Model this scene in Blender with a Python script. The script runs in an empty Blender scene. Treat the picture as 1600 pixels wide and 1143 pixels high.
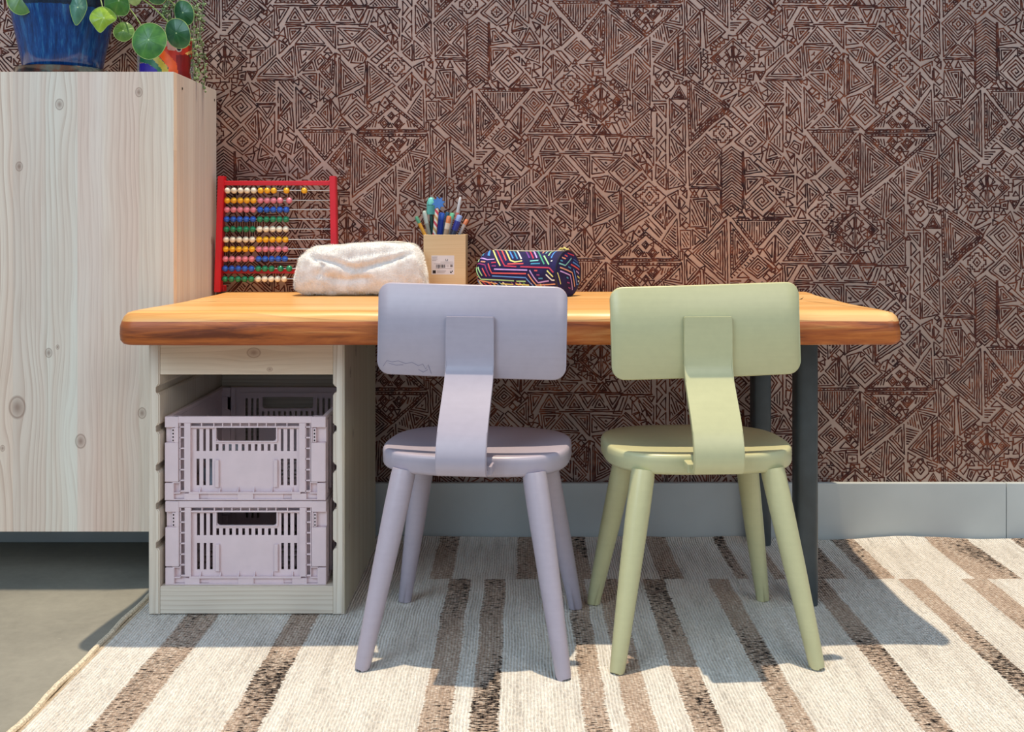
import bpy, bmesh, math, random
import numpy as np
from mathutils import Vector, Matrix, noise

SC = bpy.context.scene
COL = SC.collection
PI = math.pi
H, F, VX, VY = 0.65, 1650.0, 815.0, 352.0      # eye height, focal length in px, vanishing point

# ------------------------------------------------------------------ camera, world, lights
cam = bpy.data.objects.new('camera', bpy.data.cameras.new('camera'))
COL.objects.link(cam)
cam.location = (0, 0, H); cam.rotation_euler = (PI/2, 0, 0)
cam.data.sensor_width = 36; cam.data.lens = 36*F/1600
cam.data.shift_x = -(VX-800)/1600; cam.data.shift_y = -(571.5-VY)/1600
cam.data.clip_start = 0.02
SC.camera = cam
SC.view_settings.view_transform = 'Standard'
SC.view_settings.look = 'None'
SC.view_settings.exposure = 0.0
SC.view_settings.gamma = 1
SC.view_settings.use_curve_mapping = False
w = bpy.data.worlds.new('daylight'); SC.world = w; w.use_nodes = True
bg = w.node_tree.nodes['Background']
bg.inputs[0].default_value = (0.56, 0.77, 1.0, 1); bg.inputs[1].default_value = 0.56

def light(name, kind, loc, target, energy, color, **kw):
    d = bpy.data.lights.new(name, kind); o = bpy.data.objects.new(name, d); COL.objects.link(o)
    o.location = loc
    o.rotation_euler = (Vector(target)-Vector(loc)).to_track_quat('-Z', 'Y').to_euler()
    d.energy = energy; d.color = color
    for k, v in kw.items(): setattr(d, k, v)
    return o
light('overhead_spot_lamp', 'SPOT', (-0.10, 1.97, 5.5), (-0.10, 1.965, 0), 1420, (1.0, 0.85, 0.64),
      shadow_soft_size=0.04, spot_size=math.radians(60), spot_blend=0.3)
light('window_daylight', 'AREA', (-2.4, -2.0, 2.9), (0, 2.0, 0.5), 84, (0.60, 0.80, 1.0), shape='RECTANGLE', size=2.2, size_y=2.2)
light('room_daylight', 'AREA', (2.2, -2.4, 2.9), (0, 2.0, 0.4), 50, (0.97, 0.94, 0.90), shape='RECTANGLE', size=2.4, size_y=2.0)

# ------------------------------------------------------------------ helpers
def lin(c):
    return tuple((x/12.92 if x <= 0.04045 else ((x+0.055)/1.055)**2.4) for x in (v/255 for v in c)) + (1,)
def P(px, py, d):
    return Vector(((px-VX)*d/F, d, H-(py-VY)*d/F))

def link(o, parent=None, **props):
    COL.objects.link(o)
    if parent is not None: o.parent = parent
    for k, v in props.items(): o[k] = v
    return o
def empty(name, loc=(0, 0, 0), rz=0, label=None, cat=None, group=None, kind=None):
    o = bpy.data.objects.new(name, None); COL.objects.link(o)
    o.location = loc; o.rotation_euler = (0, 0, rz); o.empty_display_size = 0.05
    tag(o, label, cat, group, kind)
    return o
def tag(o, label=None, cat=None, group=None, kind=None):
    if label: o['label'] = label
    if cat: o['category'] = cat
    if group: o['group'] = group
    if kind: o['kind'] = kind
    return o
def obj(name, bm, mat, parent=None, smooth=False, angle=40, **props):
    """bm (a bmesh in the parent's own coordinates) becomes one mesh object"""
    me = bpy.data.meshes.new(name)
    bmesh.ops.recalc_face_normals(bm, faces=bm.faces)
    if smooth:
        for f in bm.faces: f.smooth = True
        for e in bm.edges:
            if len(e.link_faces) == 2 and e.calc_face_angle(0) > math.radians(angle): e.smooth = False
    bm.to_mesh(me); bm.free()
    for m in (mat if isinstance(mat, (list, tuple)) else [mat]): me.materials.append(m)
    return link(bpy.data.objects.new(name, me), parent, **props)

def box(bm, x0, x1, y0, y1, z0, z1, bev=0, seg=2, mi=0, M=None):
    r = bmesh.ops.create_cube(bm, size=1)
    vs = r['verts']
    for v in vs:
        v.co = Vector(((x0+x1)/2+v.co.x*(x1-x0), (y0+y1)/2+v.co.y*(y1-y0), (z0+z1)/2+v.co.z*(z1-z0)))
    fs = set(f for v in vs for f in v.link_faces)
    if bev > 0:
        es = list(set(e for v in vs for e in v.link_edges))
        rr = bmesh.ops.bevel(bm, geom=es, offset=bev, segments=seg, profile=0.5, affect='EDGES')
        fs = set(rr['faces']) | set(f for v in rr['verts'] for f in v.link_faces)
    for f in fs: f.material_index = mi
    if M is not None:
        for v in set(v for f in fs for v in f.verts): v.co = M @ v.co
    return bm
def tube(bm, pts, radii, n=12, mi=0, caps=True):
    """rings along a path"""
    pts = [Vector(p) for p in pts]
    if not isinstance(radii, (list, tuple)): radii = [radii]*len(pts)
    rings = []
    t0 = (pts[1]-pts[0]).normalized()
    a = Vector((0, 0, 1)) if abs(t0.z) < 0.9 else Vector((1, 0, 0))
    u = t0.cross(a).normalized()
    for i, p in enumerate(pts):
        if i == 0: t = pts[1]-pts[0]
        elif i == len(pts)-1: t = pts[-1]-pts[-2]
        else: t = pts[i+1]-pts[i-1]
        t.normalize(); u = (u-t*u.dot(t)).normalized(); v = t.cross(u)
        rings.append([bm.verts.new(p+(u*math.cos(2*PI*k/n)+v*math.sin(2*PI*k/n))*radii[i]) for k in range(n)])
    for a, b in zip(rings, rings[1:]):
        for k in range(n):
            f = bm.faces.new((a[k], a[(k+1) % n], b[(k+1) % n], b[k])); f.material_index = mi
    if caps:
        for r in (rings[0], rings[-1]):
            f = bm.faces.new(r); f.material_index = mi
    return bm
def lathe(bm, prof, n=32, c=(0, 0), mi=0):
    rings = []
    for r, z in prof:
        if r < 1e-6: rings.append([bm.verts.new((c[0], c[1], z))])
        else: rings.append([bm.verts.new((c[0]+r*math.cos(2*PI*k/n), c[1]+r*math.sin(2*PI*k/n), z)) for k in range(n)])
    for a, b in zip(rings, rings[1:]):
        for k in range(n):
            k2 = (k+1) % n
            if len(a) == 1 and len(b) > 1: bm.faces.new((a[0], b[k], b[k2]))
            elif len(b) == 1 and len(a) > 1: bm.faces.new((a[k], a[k2], b[0]))
            elif len(a) > 1: bm.faces.new((a[k], a[k2], b[k2], b[k])).material_index = mi
    return bm
def prism(bm, poly, fn, t0, t1, mi=0):
    """2-D polygon (a,b) swept from t0 to t1; fn(a,b,t)->xyz"""
    A = [bm.verts.new(fn(a, b, t0)) for a, b in poly]; B = [bm.verts.new(fn(a, b, t1)) for a, b in poly]
    n = len(poly)
    bm.faces.new(A).material_index = mi; bm.faces.new(B[::-1]).material_index = mi
    for k in range(n): bm.faces.new((A[k], B[k], B[(k+1) % n], A[(k+1) % n])).material_index = mi
def plate(bm, x0, x1, z0, z1, y0, y1, holes, mi=0):
    """flat plate in xz with rectangular openings"""
    xs = sorted(set([x0, x1]+[h[i] for h in holes for i in (0, 1) if x0 < h[i] < x1]))
    zs = sorted(set([z0, z1]+[h[i] for h in holes for i in (2, 3) if z0 < h[i] < z1]))
    nx, nz = len(xs)-1, len(zs)-1
    def solid(i, j):
        if i < 0 or j < 0 or i >= nx or j >= nz: return False
        cx, cz = (xs[i]+xs[i+1])/2, (zs[j]+zs[j+1])/2
        return not any(h[0] < cx < h[1] and h[2] < cz < h[3] for h in holes)
    V = {}
    def v(i, j, k):
        if (i, j, k) not in V: V[i, j, k] = bm.verts.new((xs[i], (y0, y1)[k], zs[j]))
        return V[i, j, k]
    for i in range(nx):
        for j in range(nz):
            if not solid(i, j): continue
            bm.faces.new((v(i, j, 0), v(i+1, j, 0), v(i+1, j+1, 0), v(i, j+1, 0)))
            bm.faces.new((v(i, j, 1), v(i, j+1, 1), v(i+1, j+1, 1), v(i+1, j, 1)))
            for (di, dj, a, b) in ((-1, 0, (0, 0), (0, 1)), (1, 0, (1, 0), (1, 1)), (0, -1, (0, 0), (1, 0)), (0, 1, (0, 1), (1, 1))):
                if not solid(i+di, j+dj):
                    bm.faces.new((v(i+a[0], j+a[1], 0), v(i+a[0], j+a[1], 1), v(i+b[0], j+b[1], 1), v(i+b[0], j+b[1], 0)))
    return bm

# ------------------------------------------------------------------ materials
class NT:
    def __init__(s, name):
        s.m = bpy.data.materials.new(name); s.m.use_nodes = True
        s.t = s.m.node_tree; s.b = s.t.nodes['Principled BSDF']
    def n(s, ty, **kw):
        x = s.t.nodes.new(ty)
        for k, v in kw.items(): setattr(x, k, v)
        return x
    def l(s, a, b): s.t.links.new(a, b)
    def math(s, op, a, b=None, c=None, clamp=False):
        x = s.n('ShaderNodeMath', operation=op, use_clamp=clamp)
        for i, q in enumerate((a, b, c)):
            if q is None: continue
            if isinstance(q, (int, float)): x.inputs[i].default_value = q
            else: s.l(q, x.inputs[i])
        return x.outputs[0]
    def pos(s):
        g = s.n('ShaderNodeNewGeometry'); x = s.n('ShaderNodeSeparateXYZ'); s.l(g.outputs['Position'], x.inputs[0])
        return x.outputs
    def local(s):
        g = s.n('ShaderNodeTexCoord'); x = s.n('ShaderNodeSeparateXYZ'); s.l(g.outputs['Object'], x.inputs[0])
        return x.outputs
    def comb(s, a, b, c):
        x = s.n('ShaderNodeCombineXYZ')
        for i, q in enumerate((a, b, c)):
            if isinstance(q, (int, float)): x.inputs[i].default_value = q
            else: s.l(q, x.inputs[i])
        return x.outputs[0]
    def noise(s, vec, scale=1, detail=3, rough=0.5, dist=0):
        x = s.n('ShaderNodeTexNoise'); s.l(vec, x.inputs['Vector'])
        x.inputs['Scale'].default_value = scale; x.inputs['Detail'].default_value = detail
        x.inputs['Roughness'].default_value = rough; x.inputs['Distortion'].default_value = dist
        return x.outputs['Fac']
    def ramp(s, fac, stops):
        x = s.n('ShaderNodeValToRGB'); s.l(fac, x.inputs[0]); e = x.color_ramp.elements
        while len(e) < len(stops): e.new(0.5)
        for k, (p, c) in enumerate(stops):
            e[k].position = p; e[k].color = lin(c) if len(c) == 3 and max(c) > 1 else (tuple(c)+(1,) if len(c) == 3 else c)
        return x.outputs[0]
    def mix(s, fac, a, b, mode='MIX'):
        x = s.n('ShaderNodeMix', data_type='RGBA', blend_type=mode)
        for i, q in ((0, fac), (6, a), (7, b)):
            if isinstance(q, (int, float)): x.inputs[i].default_value = q
            elif isinstance(q, tuple): x.inputs[i].default_value = lin(q) if len(q) == 3 else q
            else: s.l(q, x.inputs[i])
        return x.outputs[2]
    def col(s, c): s.l(c, s.b.inputs['Base Color'])
    def bump(s, h, strength=0.3, dist=0.002):
        x = s.n('ShaderNodeBump'); x.inputs['Strength'].default_value = strength; x.inputs['Distance'].default_value = dist
        s.l(h, x.inputs['Height']); s.l(x.outputs[0], s.b.inputs['Normal'])
    def set(s, rough=0.5, spec=0.5, **kw):
        s.b.inputs['Roughness'].default_value = rough; s.b.inputs['Specular IOR Level'].default_value = spec
        for k, v in kw.items(): s.b.inputs[k].default_value = v
        return s.m
def plain(name, c, rough=0.5, spec=0.5, var=0.06, scale=60, bump=0.0, **kw):
    s = NT(name); x = s.n('ShaderNodeTexCoord')
    f = s.noise(x.outputs['Object'], scale, 3)
    d = tuple(max(0, v*(1-var*1.5)) for v in c); e = tuple(min(255, v*(1+var)) for v in c)
    s.col(s.ramp(f, [(0.3, d), (0.7, e)]))
    if bump: s.bump(f, bump, 0.001)
    return s.set(rough, spec, **kw)

def wood(name, light_c, mid_c, dark_c, across, along, knots=(), lines=110, line_strength=0.5, rough=0.55, wob=0.012,
         stretch=0.8, tint=False, knot_c=(120, 80, 62), broad=12, spec=0.35):
    """across / along: 'x','y','z' world axes; knots: (u, v, radius) with their grain flowing round them"""
    s = NT(name); p = s.pos(); ax = {'x': p[0], 'y': p[1], 'z': p[2]}
    u, v = ax[across], ax[along]; third = ax[[k for k in 'xyz' if k not in (across, along)][0]]
    uu = s.math('ADD', u, s.math('MULTIPLY', third, 0.7)) if not knots else u
    kn = None
    for (ku, kv, kr) in knots:
        du = s.math('SUBTRACT', u, ku); dv = s.math('SUBTRACT', v, kv)
        a = s.math('POWER', s.math('ABSOLUTE', s.math('DIVIDE', du, kr*2.6)), 2.0); b = s.math('POWER', s.math('ABSOLUTE', s.math('DIVIDE', dv, kr*7)), 2.0)
        g = s.math('EXPONENT', s.math('MULTIPLY', s.math('ADD', a, b), -1.0))
        # grain parts around the knot: coordinate is compressed towards it
        uu = s.math('SUBTRACT', uu, s.math('MULTIPLY', s.math('MULTIPLY', du, g), 0.82))
        c2 = s.math('POWER', s.math('ABSOLUTE', s.math('DIVIDE', dv, kr*1.15)), 2.0); a2 = s.math('POWER', s.math('ABSOLUTE', s.math('DIVIDE', du, kr*0.85)), 2.0)
        rr = s.math('SQRT', s.math('ADD', a2, c2))
        core = s.math('SUBTRACT', 1.15, rr, clamp=True)
        ring = s.math('MULTIPLY', s.math('SUBTRACT', 1.0, s.math('ABSOLUTE', s.math('MULTIPLY', s.math('SUBTRACT', rr, 1.0), 4.5)), clamp=True), 0.7)
        q = s.math('MAXIMUM', s.math('MULTIPLY', core, 0.75), ring)
        kn = q if kn is None else s.math('MAXIMUM', kn, q)
    low = s.noise(s.comb(s.math('MULTIPLY', uu, 5), s.math('MULTIPLY', v, stretch*2), s.math('MULTIPLY', third, 3)), 1, 2)
    u2 = s.math('ADD', uu, s.math('MULTIPLY', low, wob*3))
    streak = s.noise(s.comb(s.math('MULTIPLY', u2, broad), s.math('MULTIPLY', v, stretch*0.6), 0.0), 1, 2)
    fine = s.noise(s.comb(s.math('MULTIPLY', u2, 420), s.math('MULTIPLY', v, 9), s.math('MULTIPLY', third, 60)), 1, 2)
    dens = s.math('ADD', s.math('MULTIPLY', u2, lines), s.math('MULTIPLY', s.noise(s.comb(s.math('MULTIPLY', u2, 14), s.math('MULTIPLY', v, 0.5), 0.0), 1, 1), 5.0))
    fr = s.math('FRACT', dens)
    ln = s.math('POWER', fr, 3.0)                                    # soft start, sharp late-wood end
    ln = s.math('MULTIPLY', ln, s.math('MULTIPLY', s.math('ADD', streak, -0.25, clamp=True), 1.8*line_strength))
    base = s.ramp(streak, [(0.32, light_c), (0.52, mid_c), (0.72, light_c)])
    c = s.mix(ln, base, dark_c)
    c = s.mix(s.math('MULTIPLY', s.math('SUBTRACT', fine, 0.5, clamp=True), 0.9), c, dark_c)
    if kn is not None:
        c = s.mix(s.math('MULTIPLY', kn, 0.85), c, knot_c)
    if tint:
        oi = s.n('ShaderNodeObjectInfo'); c = s.mix(1.0, c, oi.outputs['Color'], 'MULTIPLY')
    s.col(c); s.bump(s.math('SUBTRACT', 1.0, ln), 0.12, 0.0006)
    return s.set(rough, spec)

M = {}
M['paper'] = plain('wallpaper_ground', (188, 166, 157), 0.85, 0.2, 0.05, 9)
def ink_mat():
    s = NT('wallpaper_ink'); p = s.pos()
    a = s.noise(s.comb(p[0], p[1], p[2]), 70, 3, 0.6); b = s.noise(s.comb(p[0], p[1], p[2]), 2.2, 2)
    c = s.ramp(s.math('ADD', s.math('MULTIPLY', a, 0.7), s.math('MULTIPLY', b, 0.3)), [(0.36, (44, 24, 25)), (0.52, (82, 40, 30)), (0.68, (128, 70, 46))])
    s.col(c); return s.set(0.8, 0.2)
M['ink'] = ink_mat()
M['baseboard'] = plain('painted_baseboard', (186, 190, 188), 0.45, 0.4, 0.02, 8)
def concrete():
    s = NT('polished_concrete'); p = s.pos(); v = s.comb(p[0], p[1], p[2])
    a = s.noise(v, 4, 5, 0.6); b = s.noise(v, 60, 4, 0.7); sc = s.noise(s.comb(s.math('MULTIPLY', p[0], 14), s.math('MULTIPLY', p[1], 60), 0.0), 1, 2, 0.5, 1.5)
    c = s.ramp(s.math('ADD', s.math('MULTIPLY', a, 0.7), s.math('MULTIPLY', b, 0.3)), [(0.3, (118, 115, 106)), (0.7, (150, 146, 134))])
    c = s.mix(s.math('MULTIPLY', s.math('SUBTRACT', sc, 0.74, clamp=True), 5.0, clamp=True), c, (205, 200, 180))
    s.col(c); s.bump(b, 0.08, 0.001); return s.set(0.5, 0.4)
M['floor'] = concrete()
M['steel'] = plain('dark_powder_coated_steel', (62, 68, 70), 0.38, 0.5, 0.05, 40)
M['void'] = plain('dark_hole', (25, 18, 15), 0.9, 0.1)

# ------------------------------------------------------------------ the setting
# floor
bm = bmesh.new(); box(bm, -4, 4, -3, 2.25, -0.05, 0)
tag(obj('floor', bm, M['floor']), kind='structure')

# wallpaper: the printed motifs of one repeat, traced in zoom units of nine panels (7.62 units = 1 px)
PAN = {'A': (925, 15), 'B': (1060, 15), 'C': (1195, 15), 'D': (925, 150), 'E': (1060, 150), 'F': (1195, 150), 'G': (925, 285), 'H': (1060, 285), 'I': (1195, 285)}
ZU = 7.62
SPEC = """
A 175,-60 640,325 170,700|rrrrrrrr
A 180,755 465,530 440,965|rrh2
A 490,520 690,735 475,940|rrrr
A 515,495 690,325 695,690|rrh1
A 715,320 845,175 885,390|h1
A 715,360 880,400 720,590|h0
A 850,165 1065,225 905,395|rrrr
A 865,150 1070,-60 1075,190|rrx
A 735,625 1015,320 1020,765|rrrr
A 1028,290 1088,240 1092,790 1032,760|rb
A 735,660 830,715 730,780|rr
A 715,900 885,1090 715,1090|rh0
A 960,775 1085,815 1075,850 970,805|r
A 485,965 690,780 690,1140|rrrr
A 485,990 690,1165 485,1330|rrrr
A 0,635 135,635 135,670 0,670|r
A 15,690 135,690 135,790 15,790|rx
A 750,850 800,830 860,740 910,740 930,790 985,850 985,910 940,960 900,990 845,990 800,930 760,890|w
B 70,225 260,35 265,440|rrrr
B 295,40 560,265 325,460|rrh1
B 620,140 765,140 620,290|h0
B 690,290 830,135 860,150 710,300|r
B 740,290 870,150 945,195 820,375|rh3
B 830,380 950,240 1015,330 915,450|rh3
B 695,120 765,45 845,120|rr
B 920,465 1035,340 1145,455|rrr
B 960,485 1110,480 965,575|rr
B 75,275 270,465 80,670|rrrr
B 110,680 270,500 265,830|rrrr
B 80,695 130,740 85,795|r
B 300,730 350,700 345,790 300,850|r
B 325,880 415,790 420,850 365,930|rr
B 410,960 440,860 520,880 465,1005|rr
B 500,1045 550,945 650,970|rr
B 530,1080 700,1000 600,1140|rr
B 735,810 800,815 800,870 735,870|rr
B 815,760 905,740 890,840 810,830|rr
B 730,890 795,915 735,955|rr
B 605,920 660,880 690,940 640,960|rr
B 850,940 930,865 1020,1100|rr
C -90,870 220,850 220,985 60,985|h3
C 60,992 220,992 220,1095 -20,1095|h3
C 20,175 215,0 210,345|rrrr
C 5,730 5,560 225,370 230,540|rh0
C 265,300 330,210 345,330|rr
C 355,200 600,195 390,420|rrr
C 460,405 630,200 810,405|rh1
C 700,200 940,200 940,470|rrrd
C 265,360 370,430 265,530|rr
C 455,415 825,430 495,760|rrrx
C 295,575 440,435 465,790|rrr
C 10,800 235,570 440,800|rrh1
C 800,510 850,450 900,520|rr
C 690,600 760,530 820,610 725,720|rrd
C 550,730 660,620 700,730|rrr
C 745,715 935,515 915,905|rLr
C 545,765 715,760 710,910|rrr
C 470,810 530,780 735,960 730,1110|h1
C 745,760 900,930 750,1090|rrrr
C 945,520 1000,545 1000,1000 945,1040|rb
C 245,860 440,850 430,1085|h2
C 255,920 400,1090 260,1300|rrr
D -5,725 340,735 165,885|rrx
D 0,760 150,910 0,930|rx
D 395,180 460,200 460,320 400,240|r
D 330,260 400,270 440,350 390,390|rr
D 230,320 300,320 350,440 310,460|rr
D 20,460 125,325 235,460|rrr
D 345,485 705,145 705,480|ra50
D 735,95 885,90 880,260|rrr
D 770,200 840,290 770,370|rr
D 880,310 880,470 810,380|rr
D 770,400 840,480 770,580|rd
D 880,510 880,670 810,590|rd
D 765,600 820,660 765,780|rr
D 880,690 885,870 800,770|rd
D 760,810 870,880 760,990|rr
D 885,920 885,1120 770,1020|rr
D 920,30 1120,205 925,385|rrrr
D 940,425 1110,250 1115,615|rrx
D 920,455 1105,640 925,795|ra70
D 930,820 1110,650 1120,1040|ra50
D 905,870 1110,1060 905,1110|ra-45
D 475,560 560,680 475,720|rd
D 490,730 570,690 560,790|rd
D 570,790 590,700 650,780|rd
D 580,820 650,790 640,920|rd
D 660,800 715,850 660,910|rd
D 650,930 715,880 715,1010|r
D 540,510 640,510 735,620 735,830|ra45
D 550,550 640,640 600,690|rx
D 640,650 710,730 650,740|rx
D 195,895 370,725 570,880 370,1075|S
D 400,690 590,870 575,890 385,705|r
D 390,1100 600,920 650,980 460,1150|rb
D 0,975 195,950 130,1120|rrrr
D 215,960 345,1075 310,1143 150,1140|ra100
E 100,-235 610,125 128,600|rLrrrrr
B 960,205 995,168 1190,335 1150,385|rh1
A 400,960 455,960 455,1090 400,1000|r
E 250,350 590,140 610,175 250,440|rb
E 325,450 545,255 735,440 510,630|F
E 570,210 620,170 820,350 760,410|rb
E 640,120 845,-70 1040,130 840,325|S
E 670,545 860,360 1045,545 865,700|rrp
E 110,670 310,480 515,680 300,880|rrrf
E 890,330 1040,165 1055,530|rrrr
E 120,720 285,910 130,1070|rrrr
E 335,905 500,720 505,1080|rrx
E 150,1080 300,920 490,1085|rrr
E 780,740 840,730 1000,900 790,935|rrr
E 890,700 1010,680 980,790|rx
E 900,790 940,750 1150,930 1110,950|rb
E 790,960 1010,960 800,1180|rrrr
F 10,165 150,340 45,520|rrrr
F 5,105 230,100 130,265|rrx
F 215,180 215,370 150,270|rr
F 55,540 215,370 215,670|ra90
F 45,565 200,710 10,760|rrr
F 10,780 190,730 130,910|ra-65
F 225,720 345,915 120,925|rrd
F 70,980 200,975 145,1040|r
F 170,1080 250,970 345,960 345,1143|ra-50
F 255,245 420,75 450,430|rrh1
F 465,-110 700,175 475,390|rrrrrr
F 350,450 390,430 470,480 430,530|rd
F 345,530 430,570 410,700 290,610|rrx
F 255,650 355,690 300,740|rr
F 290,770 360,700 345,840|r
F 255,300 330,370 300,440 255,400|rd
F 250,430 320,440 290,560 250,520|rd
F 380,740 460,820 385,920|rr
F 490,860 490,990 420,920|rd
F 380,950 460,1010 380,1120|rd
F 480,470 570,590 445,690|rrr
F 500,405 1120,400 810,770|rLa90
F 545,380 700,240 830,370|ra50
F 720,200 870,40 880,380|rrrr
F 885,40 1005,210 890,370|rrrr
F 915,385 1020,260 1130,380|rrx
F 440,750 580,600 590,940|rrrr
F 590,600 760,790 600,940|rrrr
F 640,980 790,840 945,990 800,1120|rrrrr
F 845,790 1130,440 1110,1060|rLrrrr
F 890,1120 965,1040 1050,1120|rr
G 10,50 300,355 10,495|rrrrr
G 190,170 330,95 320,330|ra-15
G 350,90 620,330 355,530|rrh1
G 480,160 670,-10 885,170 700,345|F
G 200,460 320,380 320,600|ra75
G 35,740 215,545 430,735 225,925|S
G 5,530 165,480 30,700|ra-55
G 340,600 380,540 650,350 685,385|rb
G 390,690 440,600 500,570 470,720|rx
G 500,600 560,510 620,590 560,650|rx
G 605,480 680,410 850,590 800,660|h1
G 715,400 880,220 870,560|rrrr
G 890,260 1000,380 890,520|rrx
G 895,160 1025,90 1030,320|rrr
G 830,700 1010,430 1030,890|ra40
G 225,940 640,590 1060,935|rLT
G 215,955 1070,962 650,1335|rLB
H 100,90 100,190 45,140|rd
H 15,170 80,240 20,325|rd
H 15,360 100,430 20,530|rrr
H 20,815 50,815 50,920 20,920|r
H 135,75 250,75 190,165|rr
H 270,170 305,85 345,170|rr
H 140,180 240,180 190,90|rx
H 140,200 300,520 135,530|ra65
H 175,200 340,190 330,520|rrrrr
H 345,90 500,90 505,300|ra45
H 350,210 510,420 355,610|rrrr
H 420,280 450,260 590,390 540,430|rb
H 20,570 145,570 145,790 25,795|ra60
H 165,560 310,680 170,800|rrrr
H 200,550 340,540 340,660|rrr
H 165,850 575,440 590,1235|rrrrrrrrr
H 530,320 625,235 720,320 620,405|rrr
H 690,410 750,345 800,410|rr
H 870,320 870,420 800,350|rr
H 790,240 850,300 800,330|rd
H 885,330 960,415 885,415|rr
H 1005,410 1140,300 1140,415|rx
H 800,215 990,20 1185,225 1005,410|S
H 640,425 1255,425 930,790|rLa90
H 620,470 895,820 625,1110|rLrr
H 65,850 260,1030 80,1240|rra90
H 795,1025 945,865 1110,1010 945,1150|rrrrr
H 620,1120 660,1090 880,890 900,910|o
I -20,800 120,625 110,975|rrrr
I 130,630 275,780 125,960|rrrr
I 20,415 170,240 320,410|rra50
I 150,590 270,450 410,590 285,735|rrrrr
I 290,300 405,300 350,410|rrr
I 390,430 440,320 490,430|rrr
I 515,370 725,200 900,360 705,560|F
I 820,130 960,120 970,290|rrrr
I 325,455 545,450 460,615|rrrr
I 510,600 560,470 690,600|ra-60
I 490,640 695,620 605,800|ra60
I 600,815 700,660 850,820|ra35
I 215,935 430,630 620,935|rLrrr
I 590,840 800,850 700,955|rrr
I 760,965 850,860 940,960|rrr
I 900,850 1060,850 985,955|rrr
I 1030,960 1110,860 1190,960|rrr
I 40,50 105,45 100,110|r
I 130,60 190,150 130,145|r
I 165,175 240,170 235,250|r
I 255,190 340,270 255,290|rr
I 385,110 450,180 380,270|rr
I 485,20 485,180 415,100|rrd
I 505,10 660,130 510,310|rrrr
I 540,-30 600,-30 725,115 690,160|rr
I 730,160 775,145 965,320 945,350|rr
I 480,220 490,370 400,290|rx
I 235,985 390,985 250,1215|rrr
I 345,1170 455,985 575,1170|rrrr
I 645,1170 755,985 875,1170|rrrr
I 945,1170 1055,985 1175,1170|rrrr
I 510,985 730,985 620,1155|rrrr
I 815,985 1030,985 915,1150|rrrr
I 1120,985 1325,985 1215,1165|rrrr
D 340,495 430,490 350,710 250,705|rh1
I 850,440 935,445 915,500|r
I 930,370 1000,375 925,445|r
I 1010,360 1020,290 1075,300|r
I 800,680 860,640 900,700 820,700|rx
I 860,770 920,730 910,810|rr
I 940,720 1010,760 1010,830 945,820|rr
I 710,640 780,610 780,670|rr
I 720,560 790,520 800,600|rr
"""
LINES = """
I 200,965 1340,968
I 340,1190 1330,1190
D 350,478 720,478
E 515,640 515,1420
E 760,660 760,1360
E 775,660 778,1340
C 0,828 450,828
C 10,848 440,842
F 20,950 350,950
F 0,88 225,88
H 130,72 500,75
I 0,440 210,440
G 340,90 345,600
I 0,890 120,985
I 0,930 70,1020 0,1090
"""
def inset(poly, d):
    out = list(poly); n = len(poly)
    area = sum(poly[i][0]*poly[(i+1) % n][1]-poly[(i+1) % n][0]*poly[i][1] for i in range(n))
    sg = 1 if area > 0 else -1
    for i in range(n):
        a, b = poly[i], poly[(i+1) % n]
        ex, ey = b[0]-a[0], b[1]-a[1]; L = math.hypot(ex, ey)
        if L < 1e-6: continue
        nx, ny = -ey/L*sg, ex/L*sg
        out = clip(out, a[0]+nx*d, a[1]+ny*d, nx, ny)
        if len(out) < 3: return None
    A = abs(sum(out[i][0]*out[(i+1) % len(out)][1]-out[(i+1) % len(out)][0]*out[i][1] for i in range(len(out))))/2
    return out if A > 160 else None
def clip(poly, px, py, nx, ny):
    r = []; n = len(poly)
    for i in range(n):
        a, b = poly[i], poly[(i+1) % n]
        da = (a[0]-px)*nx+(a[1]-py)*ny; db = (b[0]-px)*nx+(b[1]-py)*ny
        if da >= 0: r.append(a)
        if (da >= 0) != (db >= 0):
            t = da/(da-db); r.append((a[0]+(b[0]-a[0])*t, a[1]+(b[1]-a[1])*t))
    return r
def hatch(poly, ang, sp):
    c, s = math.cos(ang), math.sin(ang); nx, ny = -s, c
    ds = [x*nx+y*ny for x, y in poly]; out = []
    d = min(ds)+sp*0.6; n = len(poly)
    while d < max(ds)-sp*0.3:
        ts = []
        for i in range(n):
            a, b = poly[i], poly[(i+1) % n]
            da = a[0]*nx+a[1]*ny-d; db = b[0]*nx+b[1]*ny-d
            if (da >= 0) != (db >= 0):
                t = da/(da-db); x, y = a[0]+(b[0]-a[0])*t, a[1]+(b[1]-a[1])*t; ts.append(x*c+y*s)
        if len(ts) >= 2 and max(ts)-min(ts) > 14:
            out.append([(c*t-s*d, s*t+c*d) for t in (min(ts), max(ts))])
        d += sp
    return out
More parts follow.
